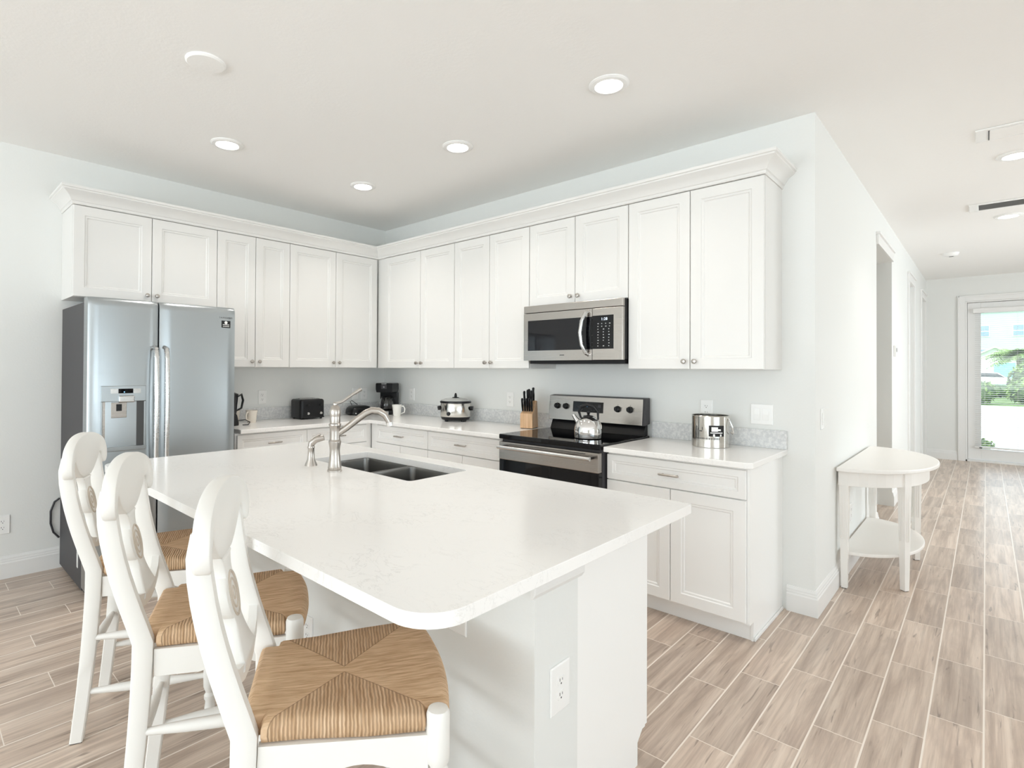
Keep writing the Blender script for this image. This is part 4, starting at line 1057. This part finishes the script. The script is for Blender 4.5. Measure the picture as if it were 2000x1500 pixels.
    for r_, w_ in ((.043, .0036), (.028, .0032), (.012, .0032)):
        pts = [S(r_*.82*math.cos(a), .835+r_*1.12*math.sin(a), .0145) for a in [2*PI*i/28 for i in range(29)]]; b.tube(pts, w_, 6, False)
    b.build('medallion', 'stool_glaze', so_, smooth=True)
    # lower curved rail
    pts = [(-.165, .735), (-.12, .706), (-.06, .688), (0, .682), (.06, .688), (.12, .706), (.165, .735)]
    rr = []
    for u_, z in pts:
        x, y, z = S(u_, z, 0); rr.append([(x, y-.010, z-.020), (x, y+.010, z-.020), (x, y+.010, z+.014), (x, y-.010, z+.014)])
    MB().loft(rr).build('lower_back_rail', 'stool_paint', t, smooth=30)
    return t
st0 = make_stool()
TH_ = math.radians(-28)
st0.location = (3.365, -2.69, 0); st0.rotation_euler = (0, 0, math.radians(-33)); st0['label'] = 'white stool with woven rush seat nearest the camera at the island corner'
dup(st0, (2.775, -2.72, 0), TH_+.02, 'white stool with woven rush seat, middle one of three along the island')
dup(st0, (2.075, -2.688, 0), TH_+.04, 'white stool with woven rush seat farthest left, in front of the refrigerator')

# ------------------------------------------------------------------ outside the entry door
struct(MB().box(-90, 110, 7.67, 220, -.25, -.12).build('ground_outside', 'lawn'))
struct(MB().box(-20, 40, 7.67, 28, -.12, -.10).build('driveway_outside', 'paving'))
struct(MB().box(-60, 90, 44, 52, -.12, -.11).build('street_outside', 'paving'))
def bush(name, label, cat, x, y, w, d, h, m, n=260, s=.13, grp=None, seed=1):
    rnd = random.Random(seed); b = MB().use('leaf_dark'); 
    t = thing(name, label, cat, (x, y, -.12), 0, grp)
    core = MB(); bmesh.ops.create_icosphere(core.bm, subdivisions=2, radius=1)
    for v_ in core.bm.verts: v_.co = Vector((v_.co.x*w*.46, v_.co.y*d*.46, h*.5+v_.co.z*h*.5))*1
    core.build('inner_foliage', 'leaf_dark', t, smooth=True)
    lf = MB()
    for _ in range(n):
        a, c_ = rnd.uniform(0, 2*PI), rnd.uniform(-.9, 1); r = math.sqrt(max(0, 1-c_*c_))
        p = Vector((w*.5*r*math.cos(a), d*.5*r*math.sin(a), h*.5+h*.5*c_)); e = Vector((rnd.gauss(0, 1), rnd.gauss(0, 1), rnd.gauss(0, 1))).normalized(); g_ = e.cross(Vector((0, 0, 1))).normalized()
        q1 = [p-e*s, p+g_*s*.4, p+e*s, p-g_*s*.4]; lf._f([lf.bm.verts.new(v_) for v_ in q1])
    o = lf.build('leaves', m, t); o['kind'] = 'stuff'
    return t
bush('shrub', 'light green rounded shrub beyond the driveway at the left of the door glass', 'shrub', 4.1, 30.0, 1.5, 1.5, 1.05, 'leaf_light', 260, .13, 'shrubs outside', 3)
bush('shrub', 'wide light green shrub beyond the driveway in the door glass', 'shrub', 5.95, 31.0, 1.7, 1.6, 1.05, 'leaf_light', 320, .13, 'shrubs outside', 4)
bush('hedge', 'dark low hedge behind the light green shrubs outside', 'hedge', 4.0, 38.5, 4.6, 1.2, .75, 'leaf_dark', 320, .14, None, 5)
bush('garden_plant', 'small green plant on the paving just outside the door', 'plant', 4.40, 10.2, .35, .3, .22, 'leaf_light', 90, .05, None, 6)
# palm
t = thing('palm_tree', 'green palm tree standing at the right of the door glass', 'palm tree', (5.85, 41, -.12))
MB().tube([(0, 0, 0), (.05, 0, 1.3), (.0, 0, 2.25)], [.16, .12, .12], 10).build('trunk', 'trunk_bark', t, smooth=True)
b = MB(); rnd = random.Random(2)
for i in range(56):
    a = 2*PI*i/56*5.4; el = rnd.uniform(.05, 1.15); L_ = rnd.uniform(1.5, 2.3); prev = None
    for k in range(11):
        s = k/10; r_ = L_*s*math.cos(el*(1-s*.5)); z = 2.25+L_*(s*math.sin(el)-.75*s*s)
        p = Vector((r_*math.cos(a), r_*math.sin(a), z))
        if prev is not None:
            d = (p-prev).normalized(); g_ = d.cross(Vector((0, 0, 1))).normalized(); wl = .42*math.sin(PI*min(1, s+.12))
            for sg in (-1, 1):
                b._f([b.v(*prev), b.v(*(prev+d*.10)), b.v(*(prev+g_*sg*wl+d*.16-Vector((0, 0, wl*.45))))])
                b._f([b.v(*(prev+d*.11)), b.v(*(prev+d*.20)), b.v(*(prev+d*.1+g_*sg*wl+d*.16-Vector((0, 0, wl*.5))))])
        prev = p
o = b.build('fronds', 'leaf_light', t); o['kind'] = 'stuff'
bush('shrub', 'tall bushy green shrub in front of the palm trunk outside', 'shrub', 6.15, 35.6, 1.7, 1.5, 1.9, 'leaf_light', 380, .2, None, 9)
# houses
t = thing('house', 'tall pale green house filling the upper door glass', 'house', (5.6, 92, -.12))
MB().box(-2.6, 6.5, 0, 9, 0, 9.2).build('walls', 'siding_green', t)
MB().prism([(-3.0, 9.2), (6.9, 9.2), (2, 12)], 'y', -.4, 9.4).build('roof', 'roof_grey', t)
for x, z in ((-1.3, 5.9), (-1.3, 2.9), (1.8, 5.9)):
    w_ = MB().box(x-.55, x+.55, -.06, -.01, z-.05, z+1.45).build('window', 'trim_paint', t)
    MB().box(x-.45, x+.45, -.09, -.061, z+.05, z+.62).build('pane', 'house_glass', w_); MB().box(x-.45, x+.45, -.09, -.061, z+.74, z+1.35).build('pane', 'house_glass', w_)
t = thing('garage', 'low pale gabled garage with a teal door behind the white car', 'garage', (4.9, 80, -.12))
MB().prism([(-1.6, 0), (2.2, 0), (2.2, 3.0), (.3, 4.1), (-1.6, 3.0)], 'y', 0, 6).build('walls', 'siding_pale', t)
b = MB(); b.prism([(-1.9, 2.85), (-1.9, 3.0), (.3, 4.28), (2.5, 3.0), (2.5, 2.85), (.3, 4.1)], 'y', -.3, 6.2); b.build('roof', 'trim_paint', t)
MB().box(.2, 1.9, -.05, -.01, 0, 2.4).build('garage_door', 'teal_paint', t)
t = thing('house', 'low grey-roofed house at the left edge of the door glass', 'house', (1.5, 86, -.12))
MB().box(-5, .6, 0, 7, 0, 3.6).build('walls', 'siding_pale', t)
MB().prism([(-5.4, 3.6), (1.0, 3.6), (-2.2, 6.0)], 'y', -.4, 7.4).build('roof', 'roof_grey', t)
# car
t = thing('car', 'white car parked in front of the pale garage', 'car', (4.75, 68, -.12))
b = MB(); b.prism([(-2.2, .25), (2.2, .25), (2.25, .6), (2.0, .8), (1.1, .88), (.55, 1.32), (-.9, 1.36), (-1.7, .95), (-2.2, .85)], 'y', -.85, .85); b.build('body', 'car_white', t, bevel=.06)
b = MB(); b.prism([(1.0, .9), (.5, 1.27), (-.85, 1.31), (-1.5, .95)], 'y', -.86, .86); b.build('side_windows', 'car_glass', t)
for x in (-1.35, 1.4):
    for y in (-.87, .69):
        w_ = MB().lathe([(.30, 0), (.33, .03), (.33, .15), (.30, .18)], (x, y, .33), 24, 'y').build('wheel', 'rubber', t, smooth=30)
        MB().lathe([(.17, -.005), (.17, .185)], (x, y, .33), 16, 'y').build('hubcap', 'brushed_steel', w_)
